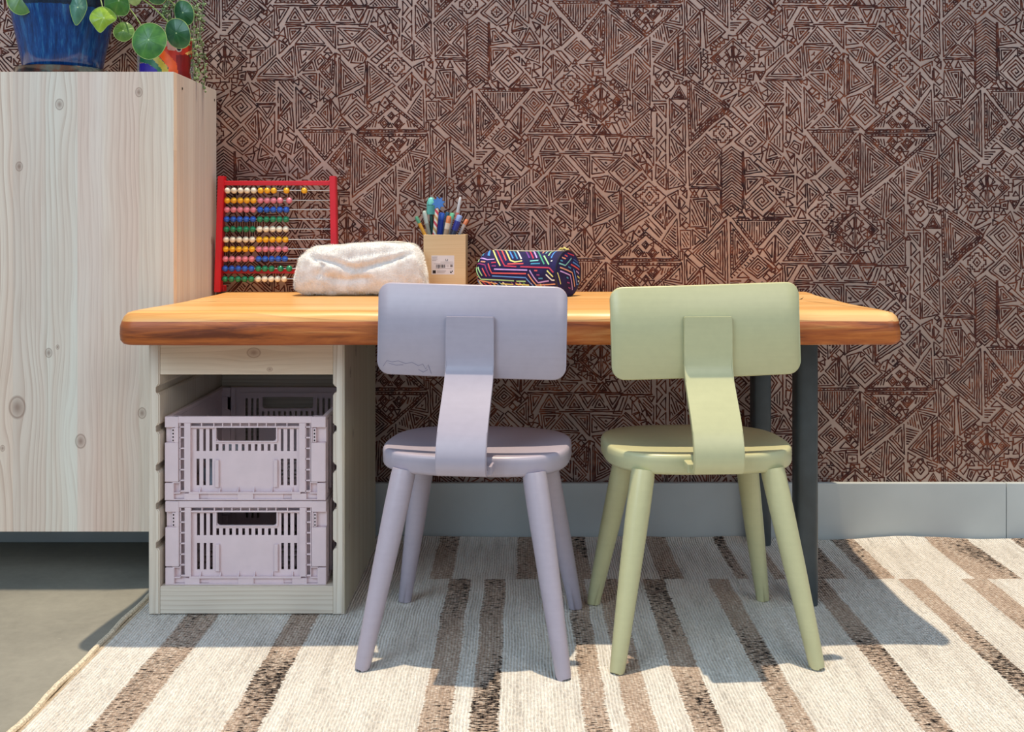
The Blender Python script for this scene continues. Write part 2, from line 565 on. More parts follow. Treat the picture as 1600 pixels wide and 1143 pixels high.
def motif_strokes():
    ST = []
    S = 27.5
    def diamond(cx, cy, rx, ry): return [(cx, cy-ry), (cx+rx, cy), (cx, cy+ry), (cx-rx, cy), (cx, cy-ry)]
    def flower(cx, cy, R):
        q = [(.26, 1), (.26, .72), (.5, .72), (.5, .48), (.74, .48), (.74, .26), (1, .26)]
        pts = q+[(x, -y) for x, y in q[::-1]]+[(-x, -y) for x, y in q]+[(-x, y) for x, y in q[::-1]]
        return [(cx+x*R, cy+y*R) for x, y in pts+[pts[0]]]
    def cen(p): return (sum(a for a, b in p)/len(p), sum(b for a, b in p)/len(p))
    for raw in SPEC.strip().splitlines():
        pan, rest = raw.split(' ', 1); pts, code = rest.split('|')
        ox, oy = PAN[pan]; ox *= ZU; oy *= ZU
        poly = [(float(a)+ox, float(b)+oy) for a, b in (q.split(',') for q in pts.split())]
        t = 1.0; i = 0
        def closed(p): ST.append(list(p)+[p[0]])
        while i < len(code):
            ch = code[i]; i += 1; cur = inset(poly, t)
            if cur is None and ch not in 'wo': break
            if ch == 'r': closed(cur); t += S
            elif ch == 'L':
                a = inset(poly, t-S); b = inset(poly, t-S+26)
                if a and b:
                    closed(b); n = len(b)
                    for k in range(n):
                        p, q = b[k], b[(k+1) % n]; L = math.hypot(q[0]-p[0], q[1]-p[1])
                        c = cen(poly); ex, ey = (q[0]-p[0])/max(L, 1), (q[1]-p[1])/max(L, 1); nx, ny = ey, -ex
                        if (c[0]-p[0])*nx+(c[1]-p[1])*ny > 0: nx, ny = -nx, -ny
                        m = int(L/40)
                        for j in range(m):
                            x, y = p[0]+ex*(j+.5)*L/m, p[1]+ey*(j+.5)*L/m; ST.append([(x, y), (x+nx*26, y+ny*26)])
                t += 22
            elif ch in 'ha':
                j = i+1
                while j < len(code) and (code[j].isdigit()): j += 1
                val = float(code[i:j]); i = j
                if ch == 'h':
                    k = int(val); p, q = poly[k], poly[(k+1) % len(poly)]; ang = math.atan2(q[1]-p[1], q[0]-p[0])
                else: ang = math.radians(val)
                inn = inset(poly, t-(S-22) if t > 20 else t) or cur
                ST.extend(hatch(inn, ang, 29))
            elif ch == 'b':
                p, q = poly[0], poly[1]
                p3 = poly[-1]
                l1 = math.hypot(q[0]-p[0], q[1]-p[1]); l2 = math.hypot(p3[0]-p[0], p3[1]-p[1])
                ang = math.atan2(p3[1]-p[1], p3[0]-p[0]) if l2 < l1 else math.atan2(q[1]-p[1], q[0]-p[0])
                ST.extend(hatch(inset(poly, 3) or poly, ang, 38))
            elif ch == 'd':
                c = cen(cur); ST.append([(c[0]-5, c[1]-3), (c[0]+6, c[1]+4)])
            elif ch == 'x':
                c = cen(cur)
                for k in range(len(cur)):
                    p, q = cur[k], cur[(k+1) % len(cur)]; ST.append([c, ((p[0]+q[0])/2, (p[1]+q[1])/2)])
            elif ch in 'Sf pF'.replace(' ', ''):
                c = cen(poly)
                if ch == 'S':
                    closed(cur); c2 = inset(poly, t+S)
                    if c2:
                        path = []; K = 4*3
                        for k in range(K+1):
                            p = c2[k % len(c2)]; f = 1-k*0.078
                            path.append((c[0]+(p[0]-c[0])*f, c[1]+(p[1]-c[1])*f))
                        ST.append(path)
                elif ch == 'F':
                    closed(cur); ST.append(flower(c[0], c[1], 108)); ST.append(diamond(c[0], c[1], 46, 56)); ST.append(diamond(c[0], c[1], 8, 12))
                    for sx, sy in ((-1, -1), (1, -1), (1, 1), (-1, 1)):
                        ST.append([(c[0]+sx*75, c[1]+sy*118), (c[0]+sx*75, c[1]+sy*78), (c[0]+sx*118, c[1]+sy*70)])
                elif ch == 'f':
                    ST.append(flower(c[0], c[1], 72)); ST.append(diamond(c[0], c[1], 26, 34))
                elif ch == 'p':
                    ST.append(flower(c[0], c[1], 62)); ST.append([(c[0]-30, c[1]), (c[0]+30, c[1])]); ST.append([(c[0], c[1]-30), (c[0], c[1]+30)])
            elif ch in 'TB':
                c = cen(poly); sg = 1 if ch == 'T' else -1
                x0, x1 = min(p[0] for p in poly), max(p[0] for p in poly); yb = (max if ch == 'T' else min)(p[1] for p in poly)
                for rrow in (30,):
                    y = yb-sg*rrow; wv = rrow*1.25
                    ST.append([(x0+wv, y), (x1-wv, y)])
                    k = x0+wv+30+(rrow % 50)
                    while k < x1-wv: ST.append([(k, y), (k, y+sg*26)]); k += 70
                for dx, dy in ((-85, 110), (85, 110), (0, 195)):
                    for r in (30, 62, 90) if dy < 150 else (26, 52): ST.append(diamond(c[0]-5+dx, yb-sg*dy, r*.8, r*.9) if r < 80 else diamond(c[0]-5+dx, yb-sg*dy, r*.8, r*.9)[1:4] if dx > 0 else diamond(c[0]-5+dx, yb-sg*dy, r*.8, r*.9)[3:5])
                for side in (-1, 1):
                    for k in range(4):
                        xx = c[0]+side*(200+k*34); ST.append([(xx, yb-sg*65), (xx-side*18, yb-sg*(140-k*18))])
            elif ch == 'w': closed(poly); ST.append(diamond(885+ox, 870+oy, 44, 56)); ST.append(diamond(885+ox, 870+oy, 8, 12))
            elif ch == 'o':
                for k in range(9):
                    f = k/8; x = poly[0][0]+(poly[2][0]-poly[0][0])*f; y = poly[0][1]+(poly[2][1]-poly[0][1])*f
                    ST.append([(x, y), (x+22, y+16)])
    for raw in LINES.strip().splitlines():
        pan, rest = raw.split(' ', 1); ox, oy = PAN[pan]
        ST.append([(float(a)+ox*ZU, float(b)+oy*ZU) for a, b in (q.split(',') for q in rest.split())])
    # chevron column
    ox, oy = 1060*ZU, 150*ZU
    y = 600
    while y < 1310:
        ST.append([(ox+522, oy+y+88), (ox+635, oy+y), (ox+752, oy+y+92)]); y += 37
    # the two ornate diamonds with their zigzag borders
    for (cx, cy, rx, ry) in ((939, 158, 37, 33), (1145.3, 91.8, 35.5, 32)):
        cx *= ZU; cy *= ZU; rx *= ZU; ry *= ZU
        ST.append(diamond(cx, cy, rx, ry)); ST.append(diamond(cx, cy, rx*.9, ry*.88))
        ST.append([(cx, cy-ry*.85), (cx, cy+ry*.85)])
        for s in (-1, 1):
            ST.append([(cx+s*15, cy-ry*.62), (cx+s*rx*.36, cy-ry*.3), (cx+s*15, cy-ry*.05), (cx+s*15, cy-ry*.62)])
            ST.append([(cx+s*22, cy+ry*.10), (cx+s*84, cy+ry*.30), (cx+s*22, cy+ry*.66), (cx+s*22, cy+ry*.10)])
            for r in (22, 48): ST.append(diamond(cx+s*rx*.66, cy, r*.95, r))
            ST.append([(cx+s*rx*.3, cy-ry*.45), (cx+s*rx*.12, cy-ry*.02), (cx+s*rx*.34, cy+ry*.45)])
            for t in (-1, 1):                          # zigzag outside each side
                z = []
                for k in range(13):
                    f = k/12; x = cx+s*(rx+28)*f; y = cy+t*(ry+28)*(1-f); o = 42 if k % 2 else 4
                    z.append((x+s*o*.7, y+t*o*.7))
                ST.append(z)
    return ST
def fill_gaps(ST):
    W_, Hh, mg = 397, 403, 26
    OX, OY = 930, 20
    ink = np.zeros((Hh+2*mg, W_+2*mg), bool)
    pts = []
    for st in ST:
        p = [(x/ZU, y/ZU) for x, y in st]
        for a, b in zip(p, p[1:]):
            n = max(1, int(math.hypot(b[0]-a[0], b[1]-a[1])))
            for k in range(n+1): pts.append((a[0]+(b[0]-a[0])*k/n, a[1]+(b[1]-a[1])*k/n))
    A = np.array(pts)
    for i in range(-2, 3):
        for j in range(-3, 4):
            T = A+np.array([397*i, 201.5*i+403*j]); c = np.round(T[:, 0]-OX+mg).astype(int); r = np.round(T[:, 1]-OY+mg).astype(int)
            ok = (c >= 0) & (r >= 0) & (c < ink.shape[1]) & (r < ink.shape[0]); ink[r[ok], c[ok]] = True
    dist = np.zeros(ink.shape); cur = ~ink
    for k in range(16):
        dist += cur
        e = cur.copy(); e[1:] &= cur[:-1]; e[:-1] &= cur[1:]; e[:, 1:] &= cur[:, :-1]; e[:, :-1] &= cur[:, 1:]
        if k % 2: e[1:, 1:] &= cur[:-1, :-1]; e[:-1, :-1] &= cur[1:, 1:]; e[1:, :-1] &= cur[:-1, 1:]; e[:-1, 1:] &= cur[1:, :-1]
        cur = e
    dist[:mg] = 0; dist[-mg:] = 0; dist[:, :mg] = 0; dist[:, -mg:] = 0
    gy, gx = np.mgrid[0:ink.shape[0], 0:ink.shape[1]]; out = []; R = random.Random(9)
    while len(out) < 900:
        i = int(dist.argmax()); r, c = divmod(i, ink.shape[1]); d = dist[r, c]
        if d < 4.6: break
        rad = d*1.12-1.2; n = R.choice([3, 3, 4]); a0 = R.choice([0, PI/2, -PI/2, PI])
        rr = rad
        while rr > 2.4:
            ring = [((c+OX-mg+rr*math.cos(a0+2*PI*k/n))*ZU, (r+OY-mg+rr*math.sin(a0+2*PI*k/n))*ZU) for k in range(n+1)]; out.append(ring); rr -= 4.4
        dist = np.minimum(dist, np.maximum(0, np.hypot(gx-c, gy-r)-rad+.3))
    return ST+out
rnd = random.Random(5)
def stroke_quads():
    Q = []
    for st in fill_gaps(motif_strokes()):
        pts = [(x/ZU, y/ZU) for x, y in st]
        for a, b in zip(pts, pts[1:]):
            L = math.hypot(b[0]-a[0], b[1]-a[1])
            if L < 0.4: continue
            n = max(1, int(L/6)); ex, ey = (b[0]-a[0])/L, (b[1]-a[1])/L
            js = [rnd.gauss(0, .28) for _ in range(n+1)]; ws = [max(.55, rnd.gauss(.98, .18)) for _ in range(n+1)]
            for k in range(n):
                if rnd.random() < .025 and n > 3: continue
                p0 = (a[0]+ex*L*k/n-ex*.5-ey*js[k], a[1]+ey*L*k/n-ey*.5+ex*js[k])
                p1 = (a[0]+ex*L*(k+1)/n+ex*.5-ey*js[k+1], a[1]+ey*L*(k+1)/n+ey*.5+ex*js[k+1])
                w0, w1 = ws[k], ws[k+1]
                Q.append(((p0[0]-ey*w0, p0[1]+ex*w0), (p0[0]+ey*w0, p0[1]-ex*w0), (p1[0]+ey*w1, p1[1]-ex*w1), (p1[0]-ey*w1, p1[1]+ex*w1)))
    return np.array(Q)
WD = 2.18
SW = F/WD
def build_wall():
    q = stroke_quads()
    allq = []
    for i in range(-4, 4):
        for j in range(-5, 6):
            off = np.array([397.0*i, 201.5*i+403.0*j]); t = q+off; c = t.mean(axis=1)
            ok = (c[:, 0] > -420) & (c[:, 0] < 2050) & (c[:, 1] > -420) & (c[:, 1] < 757)
            allq.append(t[ok])
    A = np.concatenate(allq); n = len(A)
    X = (A[..., 0]-VX)/SW; Z = H-(A[..., 1]-VY)/SW
    Y = np.full_like(X, WD-0.0004)-np.random.RandomState(1).rand(n)[:, None]*0.0002
    ink = np.stack([X, Y, Z], -1).reshape(-1, 3)
    base = np.array([(-4, WD, 0), (4, WD, 0), (4, WD, 3.0), (-4, WD, 3.0), (-4, WD+.1, 0), (4, WD+.1, 0), (4, WD+.1, 3.0), (-4, WD+.1, 3.0)])
    verts = np.concatenate([base, ink])
    bf = [(0, 1, 2, 3), (5, 4, 7, 6), (4, 0, 3, 7), (1, 5, 6, 2), (3, 2, 6, 7), (4, 5, 1, 0)]
    faces = np.concatenate([np.array(bf), np.arange(n*4).reshape(-1, 4)+8])
    me = bpy.data.meshes.new('wall_back')
    me.vertices.add(len(verts)); me.vertices.foreach_set('co', verts.ravel())
    nf = len(faces); me.loops.add(nf*4); me.loops.foreach_set('vertex_index', faces.ravel())
    me.polygons.add(nf); me.polygons.foreach_set('loop_start', np.arange(nf)*4)
    mi = np.ones(nf, dtype=np.int32); mi[:6] = 0; me.polygons.foreach_set('material_index', mi)
    me.update(calc_edges=True); me.validate()
    me.materials.append(M['paper']); me.materials.append(M['ink'])
    tag(link(bpy.data.objects.new('wall_back', me)), kind='structure')
build_wall()

bb = empty('baseboard_back', (0, WD, 0), kind='structure')
BBH = 0.1216
xs = (1568-VX)/SW
for a, b in ((-4, xs-0.0006), (xs+0.0006, 4)):
    bm = bmesh.new(); box(bm, a, b, -0.014, -0.0001, 0, BBH, 0.0015, 2)
    obj('board', bm, M['baseboard'], bb)

# ------------------------------------------------------------------ cabinet (wall hung, pine)
CD, CZ0, CZ1 = 1.898, 0.100, 0.926            # front plane, bottom, top
CR = -0.6253
sc_ = F/CD
def cx(px): return (px-VX)/sc_
def cz(py): return H-(py-VY)/sc_
kn = [(93, 163, 7), (217, 144, 6), (30, 260, 6), (76, 551, 6), (90, 542, 3), (27, 636, 14), (126, 689, 9), (4, 700, 4), (222, 645, 7)]
M['pine'] = wood('white_stained_pine', (238, 224, 208), (232, 208, 190), (176, 136, 114), 'x', 'z',
                 [(cx(a), cz(b), r/sc_) for a, b, r in kn], lines=90, line_strength=0.75, tint=True, wob=.012, stretch=1.2, broad=16)
M['pine_side'] = wood('white_stained_pine_side', (220, 216, 210), (208, 198, 190), (160, 136, 120), 'y', 'z', [(2.13, .62, .006)], lines=85, line_strength=0.45, wob=.01, stretch=.9, tint=True)
cab = empty('cabinet', (-1.0, CD+0.14, CZ0), label='tall pale pine cabinet with visible knots and staves, left of the desk', cat='cabinet')
def cabp(bm):  # world -> local
    for v in bm.verts: v.co -= cab.location
    return bm
tints = [(.96, .95, .95), (1, 1, 1), (.99, 1.0, .97), (1.0, .98, .93), (.97, 1.0, 1.01), (1.0, .955, .94), (1.0, .965, .93), (1.0, .985, .93), (1.02, .985, .94)]
edges = [-620, -500, -380, -250, -120, 2, 20, 51, 71, 121, 160, 216, 255, 272]
edges = [-560, -420, -280, -130, -20, 20, 71, 121, 160, 217, 272]
for k in range(len(edges)-1):
    a, b = cx(edges[k]), cx(edges[k+1])
    if k == len(edges)-2: b = CR
    bm = bmesh.new(); box(bm, a+.00002, b-.00002, CD, CD+.018, CZ0, CZ1, .00008, 1)
    o = obj('plank', cabp(bm), M['pine'], cab)
    t = tints[(k*4+1) % len(tints)] if k < 5 else [(.95, .97, .96), (.97, 1.04, 1.04), (.98, .925, .91), (1.0, .955, .92), (1.0, 1.0, .95), (1.01, .945, .90)][k-5] if k-5 < 6 else (1, 1, 1)
    o.color = t+(1,)
ys = [CD+.0181, 1.955, 2.02, 2.085, WD-.016]
for k in range(4):
    bm = bmesh.new(); box(bm, CR-.018, CR, ys[k]+.0001, ys[k+1]-.0001, CZ0, CZ1, .0003, 1)
    o = obj('side_plank', cabp(bm), M['pine_side'], cab); o.color = [(1.02, .97, .92), (1, .99, .97), (.95, .94, .94), (1, 1, .98)][k]+(1,)
bm = bmesh.new(); box(bm, cx(-560), CR-.0181, CD+.0181, WD-.016, CZ1-.018, CZ1, .0004, 1); o = obj('top_panel', cabp(bm), M['pine_side'], cab)
bm = bmesh.new(); box(bm, cx(-560), CR-.0181, CD+.0181, WD-.016, CZ0, CZ0+.018, .0004, 1); o = obj('bottom_panel', cabp(bm), M['pine_side'], cab)
for yy, zz in ((CD+.048, .902), (2.15, .905), (CD+.05, .14), (2.15, .14)):
    bm = bmesh.new(); tube(bm, [(CR-.0005, yy, zz), (CR+.0003, yy, zz)], .0028, 12); obj('screw_hole', cabp(bm), M['void'], cab)

# ------------------------------------------------------------------ rug
def rug_material():
    s = NT('striped_flatweave_wool'); p = s.pos(); x, y = p[0], p[1]
    wob = s.noise(s.comb(s.math('MULTIPLY', x, 3), s.math('MULTIPLY', y, 9), 0.0), 1, 3)
    xx = s.math('ADD', x, s.math('MULTIPLY', s.math('SUBTRACT', wob, .5), .009))
    jag = s.noise(s.comb(s.math('MULTIPLY', x, 40), s.math('MULTIPLY', y, 240), 0.0), 1, 2)
    xj = s.math('ADD', xx, s.math('MULTIPLY', s.math('SUBTRACT', jag, .5), .014))
    def stripes(L):
        out = None
        for a, b in L:
            c, h = (a+b)/2, (b-a)/2
            q = s.math('SUBTRACT', 1.0, s.math('MULTIPLY', s.math('SUBTRACT', s.math('ABSOLUTE', s.math('SUBTRACT', xj, c)), h), 900), clamp=True)
            q = s.math('MULTIPLY', q, 1.0, clamp=True)
            out = q if out is None else s.math('MAXIMUM', out, q)
        return out
    front = stripes([(-.552, -.500), (-.380, -.336), (-.131, -.093), (-.066, -.030), (.082, .113), (.138, .173), (.219, .257), (.338, .374), (.512, .550), (.686, .722), (.800, .846), (.95, .99), (1.1, 1.15), (1.26, 1.3)])
    back = stripes([(-.50, -.46), (-.35, -.31), (-.168, -.128), (-.008, .028), (.10, .128), (.252, .294), (.392, .412), (.461, .480), (.53, .592), (.632, .680), (.825, .910), (1.0, 1.05), (1.18, 1.25)])
    isb = s.math('GREATER_THAN', s.math('ADD', y, s.math('MULTIPLY', jag, .012)), 1.927)
    st = s.math('ADD', s.math('MULTIPLY', back, isb), s.math('MULTIPLY', front, s.math('SUBTRACT', 1.0, isb)))
    edge = s.math('LESS_THAN', x, -.636)
    # yarns: ribs run along y, beaten into short beads
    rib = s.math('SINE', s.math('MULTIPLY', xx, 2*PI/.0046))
    bead = s.noise(s.comb(s.math('MULTIPLY', xx, 230), s.math('MULTIPLY', y, 120), 0.0), 1, 3, .6)
    grain = s.noise(s.comb(s.math('MULTIPLY', x, 55), s.math('MULTIPLY', y, 6), 0.0), 1, 3, .6)
    cream = s.ramp(s.math('ADD', s.math('MULTIPLY', grain, .6), s.math('MULTIPLY', bead, .4)), [(.32, (204, 196, 186)), (.5, (236, 229, 218)), (.68, (248, 243, 235))])
    cell = s.noise(s.comb(s.math('MULTIPLY', xx, 150), s.math('MULTIPLY', y, 330), 9.0), 1, 2, .6)
    brown = s.ramp(s.math('ADD', s.math('MULTIPLY', grain, .25), s.math('MULTIPLY', cell, .75)), [(.28, (118, 96, 82)), (.40, (172, 148, 130)), (.54, (204, 182, 164)), (.66, (238, 226, 210))])
    fl = s.noise(s.comb(s.math('MULTIPLY', x, 85), s.math('MULTIPLY', y, 300), 3.0), 1, 2, .6)
    pat = s.noise(s.comb(s.math('MULTIPLY', x, 8), s.math('MULTIPLY', y, 3), 5.0), 1, 1)
    flm = s.math('MULTIPLY', s.math('SUBTRACT', s.math('ADD', fl, s.math('MULTIPLY', s.math('SUBTRACT', pat, .5), .75)), .565), 12, clamp=True)
    brown = s.mix(flm, brown, (34, 28, 28))
    c = s.mix(st, cream, brown)
    c = s.mix(s.math('MULTIPLY', edge, .75), c, (196, 168, 130))
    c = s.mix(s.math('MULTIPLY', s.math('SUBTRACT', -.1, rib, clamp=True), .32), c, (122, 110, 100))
    s.col(c)
    h = s.math('ADD', s.math('MULTIPLY', rib, .35), s.math('MULTIPLY', bead, 2.6))
    s.bump(h, .9, .0030)
    return s.set(.95, .1)
M['rug'] = rug_material()
def build_rug():
    X0, X1, Y0, Y1 = -.648, 1.45, .75, 2.162
    nx, ny = 300, 200
    bm = bmesh.new(); V = []
    def edge_top(x): return Y1-.004+.006*noise.noise(Vector((x*9, 1, 0)))+.003*noise.noise(Vector((x*40, 2, 0)))
    for j in range(ny+1):
        row = []
        for i in range(nx+1):
            x = X0+(X1-X0)*i/nx; f = j/ny; yt = edge_top(x); y = Y0+(yt-Y0)*f
            x2 = x
            if i < 3: x2 = x+.004*noise.noise(Vector((y*12, 7, 0)))
            z = .0075+.0012*noise.noise(Vector((x*6, y*5, 3)))+.0005*noise.noise(Vector((x*30, y*30, 1)))
            # rippled far hem that rides up against the baseboard
            near = max(0, 1-(yt-y)/.05); z += near*near*(.005+.007*noise.noise(Vector((x*7+3, .5, 2))))
            if i == 0 or i == nx or j == 0: z = .0015
            row.append(bm.verts.new((x2, y, z)))
        V.append(row)
    for j in range(ny):
        for i in range(nx): bm.faces.new((V[j][i], V[j][i+1], V[j+1][i+1], V[j+1][i]))
    # underside + far hem
    bot = [bm.verts.new((v.co.x, v.co.y+.001, .0008)) for v in V[-1]]
    for i in range(nx): bm.faces.new((V[-1][i], V[-1][i+1], bot[i+1], bot[i]))
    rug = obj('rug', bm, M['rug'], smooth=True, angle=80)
    tag(rug, 'cream flatwoven rug with brown and black flecked stripes on the concrete floor', 'rug')
    bm = bmesh.new()
    pts = [(X0+.004*noise.noise(Vector((Y0+(Y1-Y0)*k/120*12, 7, 0))), Y0+(Y1-.008-Y0)*k/120, .0065+.0012*noise.noise(Vector((k*.7, 0, 0)))) for k in range(121)]
    tube(bm, pts, .0045, 8); obj('edge_binding', bm, plain('cream_cord', (214, 200, 176), .9, .1, .12, 300, .4), rug, smooth=True)
build_rug()

# ------------------------------------------------------------------ desk
TF, TB, TT, TBOT = 1.645, 2.170, .515, .4625
M['slab'] = wood('oiled_live_edge_top', (234, 186, 124), (220, 162, 92), (150, 88, 38), 'y', 'x', lines=40, line_strength=.8, rough=.36, wob=.03, stretch=.8, broad=9, spec=.45)
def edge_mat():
    s = NT('oiled_live_edge_shaded_side'); p = s.pos()
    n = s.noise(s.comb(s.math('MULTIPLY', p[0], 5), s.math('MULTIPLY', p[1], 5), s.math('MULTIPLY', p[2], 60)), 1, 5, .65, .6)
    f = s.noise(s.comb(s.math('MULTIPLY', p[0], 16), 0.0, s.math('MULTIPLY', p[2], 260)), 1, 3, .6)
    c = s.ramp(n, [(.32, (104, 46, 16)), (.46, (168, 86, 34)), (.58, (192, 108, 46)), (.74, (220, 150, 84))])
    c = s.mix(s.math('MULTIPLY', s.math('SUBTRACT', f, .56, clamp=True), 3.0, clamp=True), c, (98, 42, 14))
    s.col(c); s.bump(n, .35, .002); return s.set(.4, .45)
M['slab_edge'] = edge_mat()  # heartwood tone, deepened with shade painted into the colour of the sides
desk = empty('desk', (-.017, 1.9, 0), label='low desk with a thick honey-coloured live-edge wooden top, behind two small chairs', cat='desk')
def build_slab():
    pts = []
    xl, xr = -.633, .597
    def nz(a, b): return noise.noise(Vector((a, b, .3)))
    N = 90
    for k in range(N+1):
        x = xl+.026+(xr-xl-.052)*k/N; e = 0
        pts.append((x, TF+.006*nz(x*4, 1)+.002*nz(x*15, 2)+e))
    for k in range(1, 5):
        a = -PI/2+PI/2*k/5; pts.append((xr-.026+.026*math.cos(a), TF+.026+.026*math.sin(a)))
    for k in range(0, 40):
        f = k/39; y = TF+.028+(TB-TF-.056)*f; pts.append((xr+.007*nz(y*7, 5)*min(1, f*6)*min(1, (1-f)*6)-.010*math.sin(f*PI), y))
    for k in range(1, 5):
        a = PI/2*k/5; pts.append((xr-.026+.026*math.cos(a), TB-.026+.026*math.sin(a)))
    for k in range(N+1):
        x = xr-.026-(xr-.026+.590)*k/N; pts.append((x, TB))
    for k in range(1, 5):
        a = PI/2+PI/2*k/5; pts.append((-.590+.026*math.cos(a), TB-.026+.026*math.sin(a)))
    for k in range(0, 40):
        f = k/39; y = TB-.028-(TB-TF-.056)*f; g = max(0, (f-.55)/.45); g = g*g*(3-2*g); pts.append((-.616+(xl+.616)*g+.0025*nz(y*7, 9), y))
    for k in range(1, 5):
        a = -PI+PI/2*k/5; pts.append((xl+.026+.026*math.cos(a), TF+.026+.026*math.sin(a)))
    n = len(pts); cxm = (xl+xr)/2; cym = (TF+TB)/2
    bm = bmesh.new(); rings = []
    lay = [(TBOT, .010), (TBOT+.002, .004), (TBOT+.007, .0), (.48, -.001), (.492, .0), (.500, .0015), (.507, .005), (.5125, .011), (TT, .020)]
    for li, (z, ins) in enumerate(lay):
        r = []
        for i, (x, y) in enumerate(pts):
            a, b = pts[i-1], pts[(i+1) % n]; tx, ty = b[0]-a[0], b[1]-a[1]; L = math.hypot(tx, ty) or 1
            d = ins+(.0018*nz(x*14+y*9, z*90) if 1 < li < 8 else 0)
            r.append(bm.verts.new((x-ty/L*d, y+tx/L*d, z)))
        rings.append(r)
    for li, (a, b) in enumerate(zip(rings, rings[1:])):
        for k in range(n):
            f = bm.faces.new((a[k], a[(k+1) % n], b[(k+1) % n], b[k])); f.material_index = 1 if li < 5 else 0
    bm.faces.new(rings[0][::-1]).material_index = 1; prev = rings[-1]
    for g in (.25, .6, .9):
        nr = [bm.verts.new((v.co.x+(cxm-v.co.x)*g*.12, v.co.y+(cym-v.co.y)*g, TT)) for v in rings[-1]]
        for k in range(n): bm.faces.new((prev[k], prev[(k+1) % n], nr[(k+1) % n], nr[k]))
        prev = nr
    bm.faces.new(prev)
    for v in bm.verts: v.co -= desk.location
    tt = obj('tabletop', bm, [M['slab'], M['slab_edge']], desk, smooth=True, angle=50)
    for f in tt.data.polygons:
        if len(f.vertices) > 4: f.use_smooth = False
build_slab()
for yy in (1.80, 2.135):
    bm = bmesh.new(); x = .483-desk.location.x; y = yy-desk.location.y
    ring = []
    prof = [(.020*math.copysign(abs(math.cos(a))**.55, math.cos(a)), .022*math.copysign(abs(math.sin(a))**.75, math.sin(a))) for a in [2*PI*k/36 for k in range(36)]]
    prism(bm, prof, lambda a, b, t: (x+a, y+b, t), .009, TBOT)
    obj('leg', bm, M['steel'], desk, smooth=True, angle=60)
bm = bmesh.new(); box(bm, .463+.017, .503+.017, 1.80-1.9, 2.135-1.9, TBOT-.008, TBOT-.0005, .001)
obj('leg_bracket', bm, M['steel'], desk)

# ------------------------------------------------------------------ storage unit
UF, UX0, UX1, UB = 1.741, -.6150, -.2931, 2.11
M['unit'] = wood('pine_unit_upright', (228, 218, 202), (220, 206, 188), (174, 150, 124), 'y', 'z', lines=120, line_strength=.7, wob=.008)
M['unit_r'] = wood('pine_unit_board', (228, 218, 202), (218, 204, 186), (174, 148, 122), 'z', 'x', lines=130, line_strength=.85, wob=.006)
su = F/UF
M['unit_top'] = wood('pine_unit_top_rail', (232, 216, 194), (222, 200, 172), (176, 142, 108), 'z', 'x',
                     [(H-(551-VY)/su, ((396-VX)/su), .009), (H-(577-VY)/su, ((421-VX)/su), .004)], lines=120, line_strength=.5, wob=.006, knot_c=(138, 100, 82))
M['unit_side'] = wood('pine_unit_outer_side', (198, 192, 172), (186, 176, 152), (140, 118, 92), 'y', 'z',
                      [(1.86, .43, .008), (1.80, .40, .007), (1.83, .29, .006), (1.99, .43, .008), (1.79, .14, .005)], lines=70, line_strength=.4, wob=.01, knot_c=(84, 60, 44))
unit = empty('storage_unit', ((UX0+UX1)/2, UF+.18, 0), label='pale pine storage frame with notched runners, holding two crates under the desk', cat='storage unit')
UZ = .4615
def up(bm):
    for v in bm.verts: v.co -= unit.location
    return bm
notch_z = [H-(py-VY)/su for py in (608, 669, 730, 790, 851)]
for side in (0, 1):
    xo, sgn = (UX0, 1) if side == 0 else (UX1, -1)
    poly = [(0, .009), (.018, .009)]
    for z in notch_z[::-1]:
        poly += [(.018, z-.010), (.0155, z-.006), (.010, z-.006), (.010, z+.005), (.0150, z+.005), (.018, z+.009)]
    poly += [(.018, UZ), (0, UZ)]
    bm = bmesh.new(); prism(bm, poly, lambda a, b, t: (xo+sgn*a, t, b), UF, UB)
    es = [e for e in bm.edges if abs(e.verts[0].co.y-UF) < 1e-6 and abs(e.verts[1].co.y-UF) < 1e-6]
    bmesh.ops.bevel(bm, geom=es, offset=.0018, segments=2, affect='EDGES')
    obj('side_panel', up(bm), M['unit'], unit)
bm = bmesh.new(); box(bm, UX1+.0001, UX1+.0012, UF+.003, UB, .0095, UZ-.001); obj('side_veneer', up(bm), M['unit_side'], unit)
bm = bmesh.new(); box(bm, UX0+.0182, UX1-.0182, UF+.002, UF+.022, .404, UZ, .001); obj('top_rail', up(bm), M['unit_top'], unit)
bm = bmesh.new(); box(bm, UX0+.0182, UX1-.0182, UB-.02, UB, .36, UZ, .001); obj('top_rail', up(bm), M['unit_r'], unit)
bm = bmesh.new(); box(bm, UX0+.0182, UX1-.0182, UF+.002, UF+.020, .0095, .0545, .001); obj('kick_board', up(bm), M['unit_r'], unit)
bm = bmesh.new(); box(bm, UX0+.0182, UX1-.0182, UF+.0202, UB, .040, .0535, .0008); obj('bottom_shelf', up(bm), M['unit_r'], unit)
bm = bmesh.new(); box(bm, UX0+.0182, UX1-.0182, UF+.0222, UB-.0202, .4465, UZ, .0008); obj('top_panel', up(bm), M['unit_r'], unit)
bm = bmesh.new(); box(bm, UX0+.0182, UX1-.0182, UB-.006, UB, .054, .3595, .0005); obj('interior_shade_panel', up(bm), M['unit_r'], unit)  # added to darken the interior; a frame like this has no back

